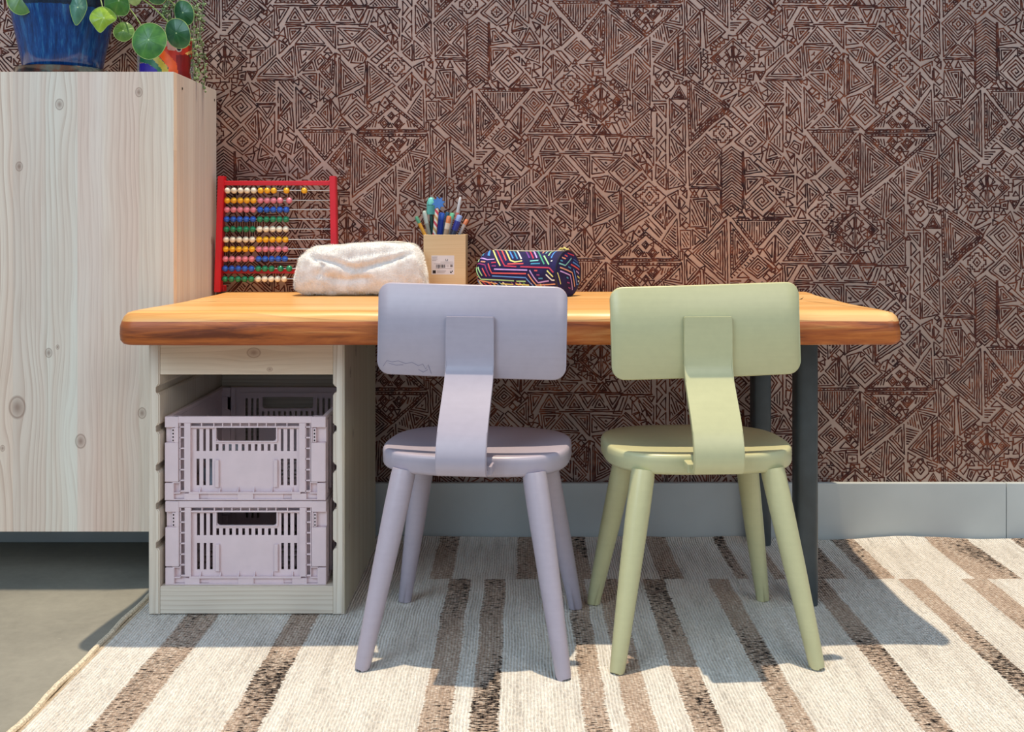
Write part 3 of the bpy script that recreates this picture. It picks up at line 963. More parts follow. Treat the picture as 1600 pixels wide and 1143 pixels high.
# ------------------------------------------------------------------ crates
M['crate'] = plain('dusty_pink_plastic', (222, 200, 203), .42, .45, .015, 30)
ZM = .267/1370
def crate_x(z): return (z-80)*ZM-.1335
def crate_z(z): return (1090-z)*ZM
def hole(a, b, c, d): return (crate_x(a), crate_x(b), crate_z(d), crate_z(c))
def crate(loc, label):
    root = empty('storage_crate', loc, 0, label, 'crate', 'folding crates in the storage frame')
    LN = .325; m = M['crate']
    slotx = [(340, 365), (397, 420), (450, 475), (1060, 1083), (1115, 1138), (1170, 1195)]
    def end_panel(name, y, s):
        bm = bmesh.new()
        hs = [hole(a, b, 490, 680) for a, b in slotx]+[hole(a, b, 745, 972) for a, b in slotx]
        hs += [hole(505+55.3*k, 529+55.3*k, 620, 678) for k in range(10)]
        hs += [hole(512, 1022, 478, 592), hole(297, 1223, 436, 464), hole(208, 243, 392, 1024), hole(1280, 1313, 392, 1024)]
        plate(bm, crate_x(205), crate_x(1315), crate_z(1045), crate_z(385), y+s*.006, y+s*.008, hs)
        # rounded corners of the grip opening, rim round it
        for (ax, sx) in ((512, 1), (1022, -1)):
            poly = [(crate_x(ax), crate_z(592))]+[(crate_x(ax+sx*(28-28*math.sin(t))), crate_z(592-(28-28*math.cos(t)))) for t in [PI/2*k/6 for k in range(7)]]
            prism(bm, poly, lambda a, b, t: (a, t, b), y+s*.006, y+s*.008)
        for (a_, b_, c_, d_) in ((292, 1228, 432, 468), (204, 247, 388, 1028), (1276, 1317, 388, 1028)):
            box(bm, crate_x(a_), crate_x(b_), min(y+s*.0125, y+s*.0135), max(y+s*.0125, y+s*.0135), crate_z(d_), crate_z(c_))
        def bar(x0, x1, z0, z1, d0=0, d1=.0065, bev=0): box(bm, crate_x(x0), crate_x(x1), min(y+s*d0, y+s*d1), max(y+s*d0, y+s*d1), crate_z(z1), crate_z(z0), bev, 1)
        bar(245, 297, 436.3, 1022); bar(1223, 1275, 436.3, 1022); bar(160, 1345, 380, 436, bev=.0006)
        bar(297, 1223, 464, 476, .001)
        for x in (390, 495, 570, 645, 720, 795, 868, 942, 1020, 1118): bar(x-4, x+4, 436, 464, .001)
        bar(500, 511, 476, 592, .003); bar(1023, 1034, 476, 592, .003); bar(505, 1030, 592, 601, .003)
        for x0 in (205, 1276):
            bar(x0-3, x0+5, 385, 1030, .001); 
            for k in range(8): bar(x0, x0+38, 470+91*k-5, 470+91*k+5, .001)
        bar(1314, 1320, 385, 1030, .001)
        for x in (503, 1003): bar(x, x+34, 752, 985, .0015, bev=.0008)
        # bottom ledge with gussets
        bar(285, 1235, 1022, 1036, -.001, .0065)
        for x in (375, 545, 700, 835, 990, 1160):
            prism(bm, [(y+s*.0065, crate_z(980)), (y+s*-.001, crate_z(1025)), (y+s*.0065, crate_z(1025))], lambda a, b, t: (t, a, b), crate_x(x-4), crate_x(x+4))
        bar(80, 1450, 1082, 1092, -.001, .006, .0006)
        for a, b in ((245, 370), (700, 832), (1160, 1285)): bar(a, b, 1036, 1083, 0)
        bar(445, 700, 1036, 1083, .003); bar(832, 1085, 1036, 1083, .003)
        bar(100, 1430, 1045, 1080, .0045, .0065)
        # corner pockets
        for (xa, xb) in ((135, 208), (1315, 1385)):
            bar(xa, xb, 1026, 1036, 0); bar(xa, xb, 938, 946, 0)
            xx = xa if xa < 700 else xb-8
            bar(xx, xx+8, 940, 1030, 0)
        bar(100, 204, 440, 1080, .0066, .008); bar(1316, 1430, 440, 1080, .0066, .008)
        obj(name, bm, m, root)
        for (a, b) in ((80, 197), (1325, 1450)):
            bm = bmesh.new()
            def bar2(x0, x1, z0, z1, d0=-.001, d1=.012, bev=.0008): box(bm, crate_x(x0), crate_x(x1), min(y+s*d0, y+s*d1), max(y+s*d0, y+s*d1), crate_z(z1), crate_z(z0), bev, 1)
            lo, hi = (a+10, b-26) if a < 700 else (a+22, b-14)
            bar2(a, b, 380, 472); bar2(a, b, 602, 935); bar2(a, b, 472, 602, .006, .012)
            if a < 700: bar2(a+84, b, 472, 602); 
            else: bar2(a, a+14, 472, 602)
            bar2(a if a < 700 else 1375, 158 if a < 700 else b, 945, 1090)
            obj('corner_post', bm, m, root)
            bm = bmesh.new(); lx = a+58 if a < 700 else a+16
            box(bm, crate_x(lx), crate_x(lx+28), min(y-s*.001, y+s*.006), max(y-s*.001, y+s*.006), crate_z(598), crate_z(478), .0006, 1)
            lt = obj('latch', bm, m, root)
            bm = bmesh.new()
            for k in range(4): box(bm, crate_x(lx+9), crate_x(lx+19), min(y-s*.0013, y), max(y-s*.0013, y), crate_z(502+29*k), crate_z(488+29*k))
            obj('latch_holes', bm, M['void'], lt, kind='stuff')
    end_panel('front_panel', 0, 1); end_panel('rear_panel', LN, -1)
    for sx in (-1, 1):
        x = sx*.1335; bm = bmesh.new()
        hs = []
        for k in range(9):
            y0 = .03+k*.030
            hs += [(y0+j*.010, y0+j*.010+.0048, .022, .062) for j in (0, 1)]+[(y0+j*.010, y0+j*.010+.0048, .075, .105) for j in (0, 1)]
        b2 = bmesh.new(); plate(b2, .012, LN-.012, .004, .1375, 0, .002, hs)
        for v in b2.verts: v.co = Vector((x-sx*(.004+v.co.y), v.co.x, v.co.z))
        me = bpy.data.meshes.new('t'); b2.to_mesh(me); b2.free(); bm.from_mesh(me); bpy.data.meshes.remove(me)
        box(bm, min(x, x-sx*.008), max(x, x-sx*.008), .012, LN-.012, .131, .138, .0008, 1)
        box(bm, min(x, x-sx*.006), max(x, x-sx*.006), .012, LN-.012, .0, .008, .0008, 1)
        for k in range(10):
            yy = .022+k*.031; box(bm, min(x, x-sx*.004), max(x, x-sx*.004), yy-.001, yy+.001, .008, .131)
        obj('side_panel', bm, m, root)
    bm = bmesh.new(); hs = [(-.11+.025*i, -.11+.025*i+.016, .03+.03*j, .03+.03*j+.02) for i in range(9) for j in range(9)]
    plate(bm, -.128, .128, .008, LN-.008, 0, .002, hs)
    for v in bm.verts: v.co = Vector((v.co.x, v.co.z, .004+v.co.y))
    obj('base', bm, m, root)
    cu = bpy.data.curves.new('brand_lettering', 'FONT'); cu.body = 'HAY'; cu.size = .0072; cu.extrude = .0001; cu.align_x = 'CENTER'
    to = bpy.data.objects.new('t', cu); dg = bpy.context.evaluated_depsgraph_get(); COL.objects.link(to); dg.update()
    me = bpy.data.meshes.new_from_object(to.evaluated_get(dg)); bpy.data.objects.remove(to)
    me.materials.append(m) if not me.materials else None
    o = link(bpy.data.objects.new('embossed_lettering', me), root); o.location = (crate_x(770), .0059, crate_z(962)); o.rotation_euler = (PI/2, 0, 0)
    return root
CX = (258+507)/2
ccx = (383-VX)/943+.0005
crate((ccx, 1.752, .0545), 'lower of the two dusty pink slatted plastic crates in the pine frame')
crate((ccx-.0008, 1.752, .0545+.1402), 'upper dusty pink plastic crate, stacked on the other, holding a pale cloth')
def lump(name, cxyz, half, seed, mat, parent=None, amp=.25, fr=1.6, nu=40, nv=24, power=.8):
    bm = bmesh.new(); rows = []
    for j in range(nv+1):
        ph = -PI/2+PI*j/nv; row = []
        for i in range(nu):
            th = 2*PI*i/nu
            e = lambda v: math.copysign(abs(v)**power, v)
            d = Vector((e(math.cos(ph))*e(math.cos(th)), e(math.cos(ph))*e(math.sin(th)), e(math.sin(ph))))
            k = 1+amp*noise.noise(d*fr+Vector((seed, 0, 0)))+amp*.4*noise.noise(d*fr*2.6+Vector((0, seed, 0)))
            row.append(Vector((d.x*half[0]*k, d.y*half[1]*k, d.z*half[2]*k)))
        rows.append([bm.verts.new(c) for c in row] if 0 < j < nv else [bm.verts.new(row[0])])
    for a, b in zip(rows, rows[1:]):
        for i in range(nu):
            i2 = (i+1) % nu
            if len(a) == 1: bm.faces.new((a[0], b[i2], b[i]))
            elif len(b) == 1: bm.faces.new((a[i], a[i2], b[0]))
            else: bm.faces.new((a[i], a[i2], b[i2], b[i]))
    o = obj(name, bm, mat, parent, smooth=True, angle=180); o.location = cxyz
    return o
M['cloth'] = plain('pale_cloth', (196, 202, 214), .9, .1, .1, 40, .3)
tag(lump('folded_cloth', (ccx-.06, 1.84, .232), (.035, .06, .032), 3, M['cloth'], amp=.3), 'pale blue-grey cloth lying inside the upper pink crate', 'cloth')

# ------------------------------------------------------------------ chairs
def paint(name, c):
    s = NT(name); p = s.local()
    a = s.noise(s.comb(s.math('MULTIPLY', p[0], 14), s.math('MULTIPLY', p[1], 14), s.math('MULTIPLY', p[2], 160)), 1, 3)
    b = s.noise(s.comb(p[0], p[1], p[2]), 90, 3)
    f = s.math('ADD', s.math('MULTIPLY', a, .5), s.math('MULTIPLY', b, .5))
    s.col(s.ramp(f, [(.3, tuple(v*.965 for v in c)), (.7, c)])); s.bump(f, .10, .0006)
    return s.set(.34, .5)
def chair(name, cx0, cy0, rz, mat, label, hook, back_y):
    root = empty(name, (cx0, cy0, 0), rz, label, 'chair', "children's chairs at the desk")
    ZS, ZB = .3105, .2805
    # seat: rounded D outline with softened rims
    bm = bmesh.new(); N = 72; out = []
    for k in range(N):
        a = 2*PI*k/N; c, s = math.cos(a), math.sin(a)
        e = .66
        x = .146*math.copysign(abs(c)**e, c); y = .128*math.copysign(abs(s)**(.74 if s > 0 else .66), s)
        out.append((x, y*.965+.021))
    rings = []
    for z, f in ((ZB, .955), (ZB+.001, .970), (ZB+.003, .986), (ZB+.006, .997), (ZB+.018, 1.0), (ZS-.005, .998), (ZS-.002, .988), (ZS-.0005, .972), (ZS, .955), (ZS-.0008, .85), (ZS-.0025, .6), (ZS-.003, .3)):
        rings.append([bm.verts.new((x*f, y*f, z)) for x, y in out])
    for a, b in zip(rings, rings[1:]):
        for k in range(N): bm.faces.new((a[k], a[(k+1) % N], b[(k+1) % N], b[k]))
    bm.faces.new(rings[0][::-1]); bm.faces.new(rings[-1])
    obj('seat', bm, mat, root, smooth=True, angle=60)
    # legs
    for sx in (-1, 1):
        for sy in (-1, 1):
            top = Vector((sx*.098, sy*.078, ZB+.004)); foot = Vector((sx*.1465, sy*.1395, .0085))
            bm = bmesh.new(); d = foot-top
            f = [0, .04, .2, .5, .8, .985, 1.0]; r = [.0175, .0182, .018, .0160, .0132, .0112, .0104]
            tube(bm, [top+d*t for t in f], r, 28)
            # flat foot and flat top
            for v in bm.verts:
                if v.co.z < .0135: v.co.z = max(v.co.z, .0085) if v.co.z > .0105 else .0085
                if v.co.z > ZB+.001: v.co.z = min(v.co.z, ZB+.008)
            obj('leg', bm, mat, root, smooth=True, angle=50)
    # backrest: bent panel with rounded corners, curved round the sitter
    BZ0, BZ1, BW = .4205, .5605, .1445
    def curve(x): return back_y - .0+ .085*x*x*4
    bm = bmesh.new()
    pts = []
    R = .019
    for cxx, czz, a0 in ((BW-R, BZ1-R, 0), (-BW+R, BZ1-R, PI/2), (-BW+R, BZ0+R, PI), (BW-R, BZ0+R, 1.5*PI)):
        for k in range(9): a = a0+PI/2*k/8; pts.append((cxx+R*math.cos(a), czz+R*math.sin(a)))
    # strips across x for the bend
    NX = 40
    def zspan(x):
        e = max(0, abs(x)-(BW-R)); h = math.sqrt(max(0, R*R-e*e)); return BZ0+R-h, BZ1-R+h
    cols = []
    for i in range(NX+1):
        t = -1+2*i/NX; x = BW*math.sin(t*PI/2)*.9995 if abs(t) > .0 else 0
        z0, z1 = zspan(x); col = []
        lay = []
        for z, dy in ((z0+.0018, 0), (z0, .0018), (z0, .0072), (z0+.0018, .009), (z1-.0018, .009), (z1, .0072), (z1, .0018), (z1-.0018, 0)):
            col.append(bm.verts.new((x, curve(x)+dy, z)))
        cols.append(col)
    for a, b in zip(cols, cols[1:]):
        for k in range(8): bm.faces.new((a[k], b[k], b[(k+1) % 8], a[(k+1) % 8]))
    bm.faces.new(cols[0]); bm.faces.new(cols[-1][::-1])
    mz = Matrix.Translation((0, 0, .49)) @ Matrix.Rotation(math.radians(1.1 if hook > 0 else -1.6), 4, 'Y') @ Matrix.Translation((0, 0, -.49))
    for v in bm.verts: v.co = mz @ v.co
    obj('backrest', bm, mat, root, smooth=True, angle=60)
    # bent strap joining backrest and seat
    y0 = back_y-.0045
    path = [(y0, .513), (y0, .49), (y0, .46), (y0, .440), (y0-.002, .429), (y0-.008, .415), (y0-.018, .400), (y0-.030, .383), (y0-.041, .367), (y0-.050, .351),
            (y0-.0560, .336), (y0-.0575, .322), (y0-.0568, .311), (y0-.0545, .302), (y0-.050, .2955), (y0-.044, .2935), (y0-.036, .2935)]
    off = (-.1490)-(y0-.0575)
    path = [(p, z) if k < 4 else (p+off*min(1, (k-3)/9), z) for k, (p, z) in enumerate(path)]
    th = .0040
    L, Rr = [], []
    for k, (y, z) in enumerate(path):
        a = path[max(0, k-1)]; b = path[min(len(path)-1, k+1)]; ty, tz = b[0]-a[0], b[1]-a[1]; q = math.hypot(ty, tz)
        L.append((y-tz/q*th, z+ty/q*th)); Rr.append((y+tz/q*th, z-ty/q*th))
    poly = L+Rr[::-1]
    bm = bmesh.new(); 
    def wd(z): return .0365
    prism(bm, poly, lambda a, b, t: (t*.0365, a, b), -1, 1)
    es = [e for e in bm.edges if abs(abs(e.verts[0].co.x)-.0365) < 1e-6 and abs(e.verts[0].co.x-e.verts[1].co.x) < 1e-6]
    bmesh.ops.bevel(bm, geom=es, offset=.0011, segments=2, affect='EDGES')
    obj('back_strap', bm, mat, root, smooth=True, angle=35)
    # the block the strap hooks onto
    bm = bmesh.new(); box(bm, -.0364-(.005 if hook < 0 else 0), .0364+(.005 if hook > 0 else 0), -.1290, -.0965, .2900, .3035, .0012, 2)
    obj('strap_block', bm, mat, root)
    return root
M['lav'] = paint('lavender_paint', (174, 164, 176)); M['grn'] = paint('pale_green_paint', (195, 192, 148))
lav_chair = chair('small_chair', -.070, 1.651, math.radians(-6.5), M['lav'], 'small lavender chair with a wide backrest, nearer the storage crates', 1, -.061)
chair('small_chair', .2755, 1.664, math.radians(3.2), M['grn'], 'small pale green chair with a wide backrest, at the right half of the desk', -1, -.073)

bm = bmesh.new(); Rn = random.Random(3)
for line in ([(597, 574), (603, 565), (612, 567), (622, 565), (634, 569), (645, 567), (655, 572), (662, 569), (667, 577), (671, 570), (676, 584)], [(606, 569), (618, 572), (630, 571)], [(655, 578), (663, 582), (670, 578)]):
    q = [((a-739)/1045, -.061+.34*((a-739)/1045)**2-.0001, .4905-(b-519)/1045-.0025) for a, b in line]
    tube(bm, q, .00038, 5)
obj('scratch_marks', bm, plain('scratched_paint', (132, 124, 142), .6, .3), lav_chair, kind='stuff')

# ------------------------------------------------------------------ abacus
AD = 2.135; as_ = F/AD
def red(): return plain('glossy_red_paint', (214, 30, 44), .35, .5, .03, 20)
M['red'] = red(); M['wire'] = plain('steel_wire', (190, 190, 190), .3, .6, .03, 50, Metallic=.6)
BC = {'W': (238, 228, 205), 'Y': (238, 178, 40), 'P': (222, 130, 145), 'B': (38, 92, 190), 'G': (36, 130, 88)}
for k, c in BC.items(): M['bead'+k] = plain('bead_'+k, c, .25, .55, .03, 60)
ab = empty('abacus', ((432-VX)/as_, AD, TT+.0005), label='red framed abacus with ten rows of coloured beads, against the cabinet side', cat='abacus')
def apx(px, py): return ((px-432)/as_, (H-(py-VY)/as_)-(TT+.0005))
def apost(px0, py0, px1, py1, y0, y1, w):
    bm = bmesh.new(); a = apx(px0, py0); b = apx(px1, py1)
    poly = [(a[0]-w, a[1]), (a[0]+w, a[1]), (b[0]+w, 0), (b[0]-w, 0)]
    prism(bm, poly, lambda p, q, t: (p, t, q), y0, y1)
    bmesh.ops.bevel(bm, geom=bm.edges[:], offset=.0012, segments=2, affect='EDGES')
    return obj('post', bm, M['red'], ab)
apost(347, 275, 341, 455, -.010, .012, .0062); apost(520.5, 275, 524, 455, -.010, .012, .0062)
bm = bmesh.new(); a = apx(347, 286); b = apx(520, 286); box(bm, a[0], b[0], -.004, .005, a[1]-.0045, a[1]+.0045, .001); obj('top_rail', bm, M['red'], ab)
bm = bmesh.new(); a = apx(343, 424); b = apx(522, 424); box(bm, a[0], b[0], .008, .018, a[1]-.0045, a[1]+.0045, .001); obj('bottom_rail', bm, M['red'], ab)
for pxx in (343, 522):
    bm = bmesh.new(); a = apx(pxx, 450); box(bm, a[0]-.006, a[0]+.006, .0125, .030, 0, .012, .001); obj('foot', bm, M['red'], ab)
rows_y = [297.5, 313, 327.4, 342.4, 357.8, 374, 389, 404.3, 419.4, 435.5]
cols_ = ['WY', 'YP', 'PB', 'BG', 'GW', 'WY', 'YP', 'PB', 'BG', 'GW']
bead_mesh = {}
for k in BC:
    bm = bmesh.new(); bmesh.ops.create_uvsphere(bm, u_segments=14, v_segments=9, radius=.0066)
    for v in bm.verts: v.co = Vector((v.co.z*.97, v.co.y, v.co.x))
    for f in bm.faces: f.smooth = True
    me = bpy.data.meshes.new('bead'); bm.to_mesh(me); bm.free(); me.materials.append(M['bead'+k]); bead_mesh[k] = me
for r, py in enumerate(rows_y):
    xl = 347-6*(py-275)/180; z = apx(0, py)[1]
    bm = bmesh.new(); tube(bm, [(apx(xl, 0)[0], 0, z), (apx(521, 0)[0], 0, z)], .0011, 8); obj('wire', bm, M['wire'], ab, smooth=True)
    x0 = 355.6-4.2*r/9
    xsb = [x0+10.25*k+(0.6 if k > 4 else 0) for k in range(10)]
    if r == 0: xsb[8], xsb[9] = 447.8, 475.5
    if r == 1: xsb[9] = 452
    if r == 8: xsb[8], xsb[9] = 438.5, 452
    for k, xb in enumerate(xsb):
        o = link(bpy.data.objects.new('bead', bead_mesh[cols_[r][k//5]]), ab); o.location = (apx(xb, 0)[0], 0, z)

# ------------------------------------------------------------------ fluffy pencil case
def fur_mat():
    s = NT('white_fleece'); x = s.n('ShaderNodeTexCoord')
    a = s.noise(x.outputs['Object'], 55, 5, .7, .5); b = s.noise(x.outputs['Object'], 420, 3, .7)
    s.col(s.ramp(a, [(.3, (208, 204, 200)), (.65, (234, 232, 230))])); s.bump(s.math('ADD', a, s.math('MULTIPLY', b, .5)), .8, .003)
    return s.set(.95, .05)
M['fur'] = fur_mat()
def build_fluffy():
    d0 = 2.045; s = F/d0; X0, X1 = (466-VX)/s-.004, (665-VX)/s+.002
    hw = (X1-X0)/2; cxm = (X0+X1)/2
    root = empty('fluffy_pencil_case', (cxm, d0, TT), label='white fluffy fleece pencil case lying between abacus and pen holder', cat='pencil case')
    folds = [((-.088, .078), (-.070, .060), (-.075, .040)), ((-.075, .074), (-.035, .062), (-.008, .052), (.03, .060), (.07, .074), (.10, .084)), ((-.02, .074), (.05, .088), (.10, .094)), ((-.07, .040), (-.03, .028), (.02, .034))]
    def crease(x, z):
        v = 0
        for n_, fo in enumerate(folds):
            for (ax_, az_), (bx_, bz_) in zip(fo, fo[1:]):
                L2 = (bx_-ax_)**2+(bz_-az_)**2; t = max(0, min(1, ((x-ax_)*(bx_-ax_)+(z-az_)*(bz_-az_))/L2)); d = math.hypot(x-ax_-(bx_-ax_)*t, z-az_-(bz_-az_)*t)
                v = min(v, -(.0085, .0085, .004, .005)[n_]*math.exp(-(d/.0065)**2))
        return v
    bm = bmesh.new(); nu, nv = 120, 80; rows = []
    def top(t):   # height profile along x, t -1..1
        pts = [(-1, .050), (-.93, .080), (-.70, .094), (-.3, .097), (.1, .101), (.55, .103), (.82, .098), (.95, .086), (1, .062)]
        for (a, b), (c, d) in zip(pts, pts[1:]):
            if t <= c: return b+(d-b)*(t-a)/(c-a)
        return .06
    for j in range(nv+1):
        t = -1+2*j/nv; t2 = math.sin(t*PI/2); x = hw*t2
        hz = top(t2)/2; e = max(0, 1-abs(t2)**9)**.5 if abs(t2) < 1 else 0
        dy = .040*(.25+.75*e); row = []
        hh = hz*(.30+.70*e)
        for i in range(nu):
            a = 2*PI*i/nu; c, q = math.cos(a), math.sin(a)
            yy = dy*math.copysign(abs(c)**.72, c); zz = hh*math.copysign(abs(q)**.78, q)
            p = Vector((x, yy, zz))
            k = .0050*noise.noise(Vector((x*22, yy*22, zz*22+5)))+.0022*noise.noise(Vector((x*60, yy*60, zz*60)))
            # diagonal creases of the soft side
            fr = max(0, -c)
            cr = crease(x, zz+hz)*fr
            p += Vector((0, c, q)).normalized()*(k+cr)
            zc = p.z+hz
            row.append((p.x+.003*noise.noise(Vector((zz*40, yy*30, t))), p.y, max(zc, .0005)))
        rows.append([bm.verts.new(v) for v in row])
    for a, b in zip(rows, rows[1:]):
        for i in range(nu): bm.faces.new((a[i], a[(i+1) % nu], b[(i+1) % nu], b[i]))
    bm.faces.new(rows[0][::-1]); bm.faces.new(rows[-1])
    bm.normal_update(); bmesh.ops.recalc_face_normals(bm, faces=bm.faces)
    fur = bmesh.new(); R = random.Random(2); fl = [f for f in bm.faces if f.calc_area() < 1e-4]
    for _ in range(26000):
        f = R.choice(fl); c = f.calc_center_median()+Vector((R.uniform(-.0015, .0015), R.uniform(-.001, .001), R.uniform(-.0015, .0015)))
        n = (f.normal+Vector((R.gauss(0, .55), R.gauss(0, .5), R.gauss(0, .55)-.25))).normalized(); l = R.uniform(.0022, .0045)
        if c.z < .003: continue
        s_ = n.orthogonal().normalized()*.00022
        q = [fur.verts.new(v) for v in (c-s_-n*.0006, c+s_-n*.0006, c+n*l)]; fur.faces.new(q)
    body = obj('body', bm, M['fur'], root, smooth=True, angle=180)
    obj('fleece_pile', fur, plain('fleece_fibre', (228, 226, 223), .9, .05, .06, 50), root, kind='stuff')
    bm = bmesh.new(); tube(bm, [(hw*(-.85+1.7*k/30), .004+.002*math.sin(k), top(-.85+1.7*k/30)+.0005) for k in range(31)], .0015, 6)
    obj('zip', bm, plain('cream_zip', (214, 204, 184), .6), root)
build_fluffy()

# ------------------------------------------------------------------ pen holder and pens
PF = 2.075; ps = F/PF
hx0, hx1 = (661.5-VX)/ps, (727.5-VX)/ps; HH = .1165
M['ply'] = wood('birch_holder', (216, 190, 150), (206, 176, 134), (184, 148, 104), 'z', 'x', lines=160, line_strength=.35, wob=.004)
hold = empty('pen_holder', ((hx0+hx1)/2, PF+.043, TT+.0003), label='square light wooden pen holder with a white barcode label', cat='pen holder')
W2 = (hx1-hx0)/2; D2 = .042; th = .005
for (a, b, c, d, nm) in ((-W2, W2, -D2, -D2+th, 'front_wall'), (-W2, W2, D2-th, D2, 'rear_wall'), (-W2, -W2+th, -D2+th+.0001, D2-th-.0001, 'side_wall'), (W2-th, W2, -D2+th+.0001, D2-th-.0001, 'side_wall')):
    bm = bmesh.new(); box(bm, a, b, c, d, 0, HH, .0008); obj(nm, bm, M['ply'], hold)
bm = bmesh.new(); box(bm, -W2+th, W2-th, -D2+th, D2-th, 0, .004); obj('base', bm, M['ply'], hold)
# printed label
M['lab'] = plain('white_label', (214, 206, 206), .6, .3, .01); M['blk'] = plain('label_ink', (38, 34, 38), .7, .2, .02); M['gry'] = plain('label_grey_ink', (128, 116, 118), .7, .2, .02)
def lpx(zx, zy):   # pen-zoom units -> holder local
    return ((640+zx/7.145-VX)/ps-hold.location.x, H-(295+zy/7.145-VY)/ps-hold.location.z)
bm = bmesh.new(); a = lpx(243, 955); b = lpx(498, 742); box(bm, a[0], b[0], -D2-.0003, -D2+.0001, a[1], b[1]); lab = obj('label_sticker', bm, M['lab'], hold)
def mark(x0, y0, x1, y1, bm): a = lpx(x0, y1); b = lpx(x1, y0); box(bm, a[0], b[0], -D2-.0005, -D2-.0002, a[1], b[1])
bm = bmesh.new(); R = random.Random(8); x = 295
while x < 400: ww = R.choice([3, 5, 8]); mark(x, 845, x+ww, 880+R.choice([0, 0, 4]), bm); x += ww+R.choice([3, 4, 6])
for x in (455, 463, 473): mark(x, 845, x+6, 872, bm)
mark(258, 908, 292, 943, bm); mark(452, 925, 470, 940, bm); mark(470, 912, 482, 925, bm); mark(400, 780, 404, 800, bm); mark(424, 780, 428, 800, bm); mark(402, 798, 426, 802, bm); mark(452, 912, 456, 935, bm)
obj('barcode', bm, M['blk'], lab, kind='stuff')
bm = bmesh.new()
for y, x0, x1 in ((757, 250, 312), (770, 250, 306), (783, 250, 312), (796, 250, 298), (814, 345, 485), (834, 270, 488), (888, 290, 470), (912, 305, 408), (922, 305, 400), (934, 305, 390)): mark(x0, y, x1, y+3, bm)
for x in (415, 425, 434): mark(x, 848, x+2, 872, bm)
obj('small_print', bm, M['gry'], lab, kind='stuff')

def pen(name, p0, p1, wpx, dep, segs, label, top=None, cat='pen', glass=False):
    """p0 where it leaves the holder, p1 its tip (both px); segs: (fraction along visible part, colour)"""
    a = P(p0[0], p0[1], dep); b = P(p1[0], p1[1], dep); ax = (b-a); u = ax.normalized()
    down = (a.z-(TT+.006))/u.z if u.z > 0 else .1
    foot = a-u*down
    root = empty(name, foot, label=label, cat=cat)
    L0 = down; L = ax.length; r = wpx/2*dep/F
    prev = -L0
    for k, (fr, c, nm) in enumerate(segs):
        e = fr*L; bm = bmesh.new(); q0 = u*(prev+L0); q1 = u*(e+L0); rr = r*(1.0 if k % 2 == 0 else 1.06)
        last = k == len(segs)-1
        if last: tube(bm, [q0, q0+(q1-q0)*.8, q0+(q1-q0)*.95, q1], [rr, rr, rr*.8, rr*.45], 14)
        else: tube(bm, [q0, q1], rr, 14)
        obj(nm, bm, pm(c), root, smooth=True, angle=40); prev = e
    return root, u, L0, L, r
PM = {}
def pm(c):
    if c not in PM: PM[c] = plain('plastic_%d_%d_%d' % c, c, .3, .5, .04, 80)
    return PM[c]
yy = PF+.043
pen('felt_pen', (665, 369), (650, 338), 5.5, yy-.006, [(.66, (196, 140, 36), 'barrel'), (1, (78, 138, 108), 'cap')], 'ochre pen with a green end leaning far left in the pen holder')
pen('felt_pen', (671, 369), (662.5, 329), 6.5, yy+.012, [(.5, (150, 152, 140), 'barrel'), (1, (176, 186, 176), 'cap')], 'greyish clear pen leaning left, behind the ochre pen in the holder')
r_, u, L0, L, rr = pen('novelty_pen', (675, 369), (673.5, 331), 6.5, yy+.020, [(1, (24, 76, 66), 'barrel')], 'dark green pen with a round turquoise figure on top', cat='pen')
def add_topper():
    bm = bmesh.new(); c = u*(L0+L)
    lathe(bm, [(0, -.006), (.0085, -.005), (.0095, 0), (.0088, .0085), (.0093, .0105), (.0086, .019), (.0060, .0265), (.0025, .0295), (0, .030)], 24)
    for v in bm.verts: v.co += c
    tp = obj('turquoise_topper', bm, pm((104, 190, 180)), r_, smooth=True, angle=60)
    bm = bmesh.new()
    for k in range(4):
        bmesh.ops.create_icosphere(bm, subdivisions=1, radius=.0011, matrix=Matrix.Translation(c+Vector((-.005+.0028*k, -.0086, .014))))
    obj('eyes', bm, pm((30, 50, 60)), tp, kind='stuff')
add_topper()
# candy-striped pencil with blue star eraser
def striped():
    a = P(678.5, 369.5, yy-.012); b = P(683, 325, yy-.012); u = (b-a).normalized(); dn = (a.z-(TT+.006))/u.z; foot = a-u*dn
    root = empty('striped_pencil', foot, label='pink, white and gold striped pencil with a blue spiky eraser', cat='pencil')
    Lt = dn+(b-a).length; bm = bmesh.new(); n = 24; m = 150; r = 3.1*yy/F; o = u.orthogonal().normalized(); w_ = u.cross(o); rings = []
    for j in range(m+1): rings.append([bm.verts.new(u*Lt*j/m+(o*math.cos(2*PI*k/n)+w_*math.sin(2*PI*k/n))*r) for k in range(n)])
    for j in range(m):
        for k in range(n):
            f = bm.faces.new((rings[j][k], rings[j][(k+1) % n], rings[j+1][(k+1) % n], rings[j+1][k]))
            ph = (j/m*Lt/.024+k/n) % 1; f.material_index = 1 if ph < .25 else 2 if .5 <= ph < .75 else 0
    bm.faces.new(rings[-1])
    obj('barrel', bm, [pm((236, 226, 212)), pm((206, 70, 92)), pm((206, 166, 104))], root, smooth=True)
    bm = bmesh.new(); c = u*(Lt+.010)
    for face in (-.005, .005): pass
    poly = []
    for k in range(16):
        a_ = 2*PI*k/16+.2; rad = .0135 if k % 2 == 0 else .0085
        poly.append((rad*math.cos(a_), rad*math.sin(a_)))
    prism(bm, poly, lambda p, q, t: (c.x+p+.002, c.y+t, c.z+q), -.006, .006)
    obj('spiky_eraser', bm, pm((74, 126, 200)), root)
striped()
pen('felt_pen', (687, 369.5), (690.5, 332), 9, yy+.004, [(.7, (30, 66, 168), 'barrel'), (1, (40, 84, 184), 'cap')], 'thick blue pen right of the striped pencil in the holder')
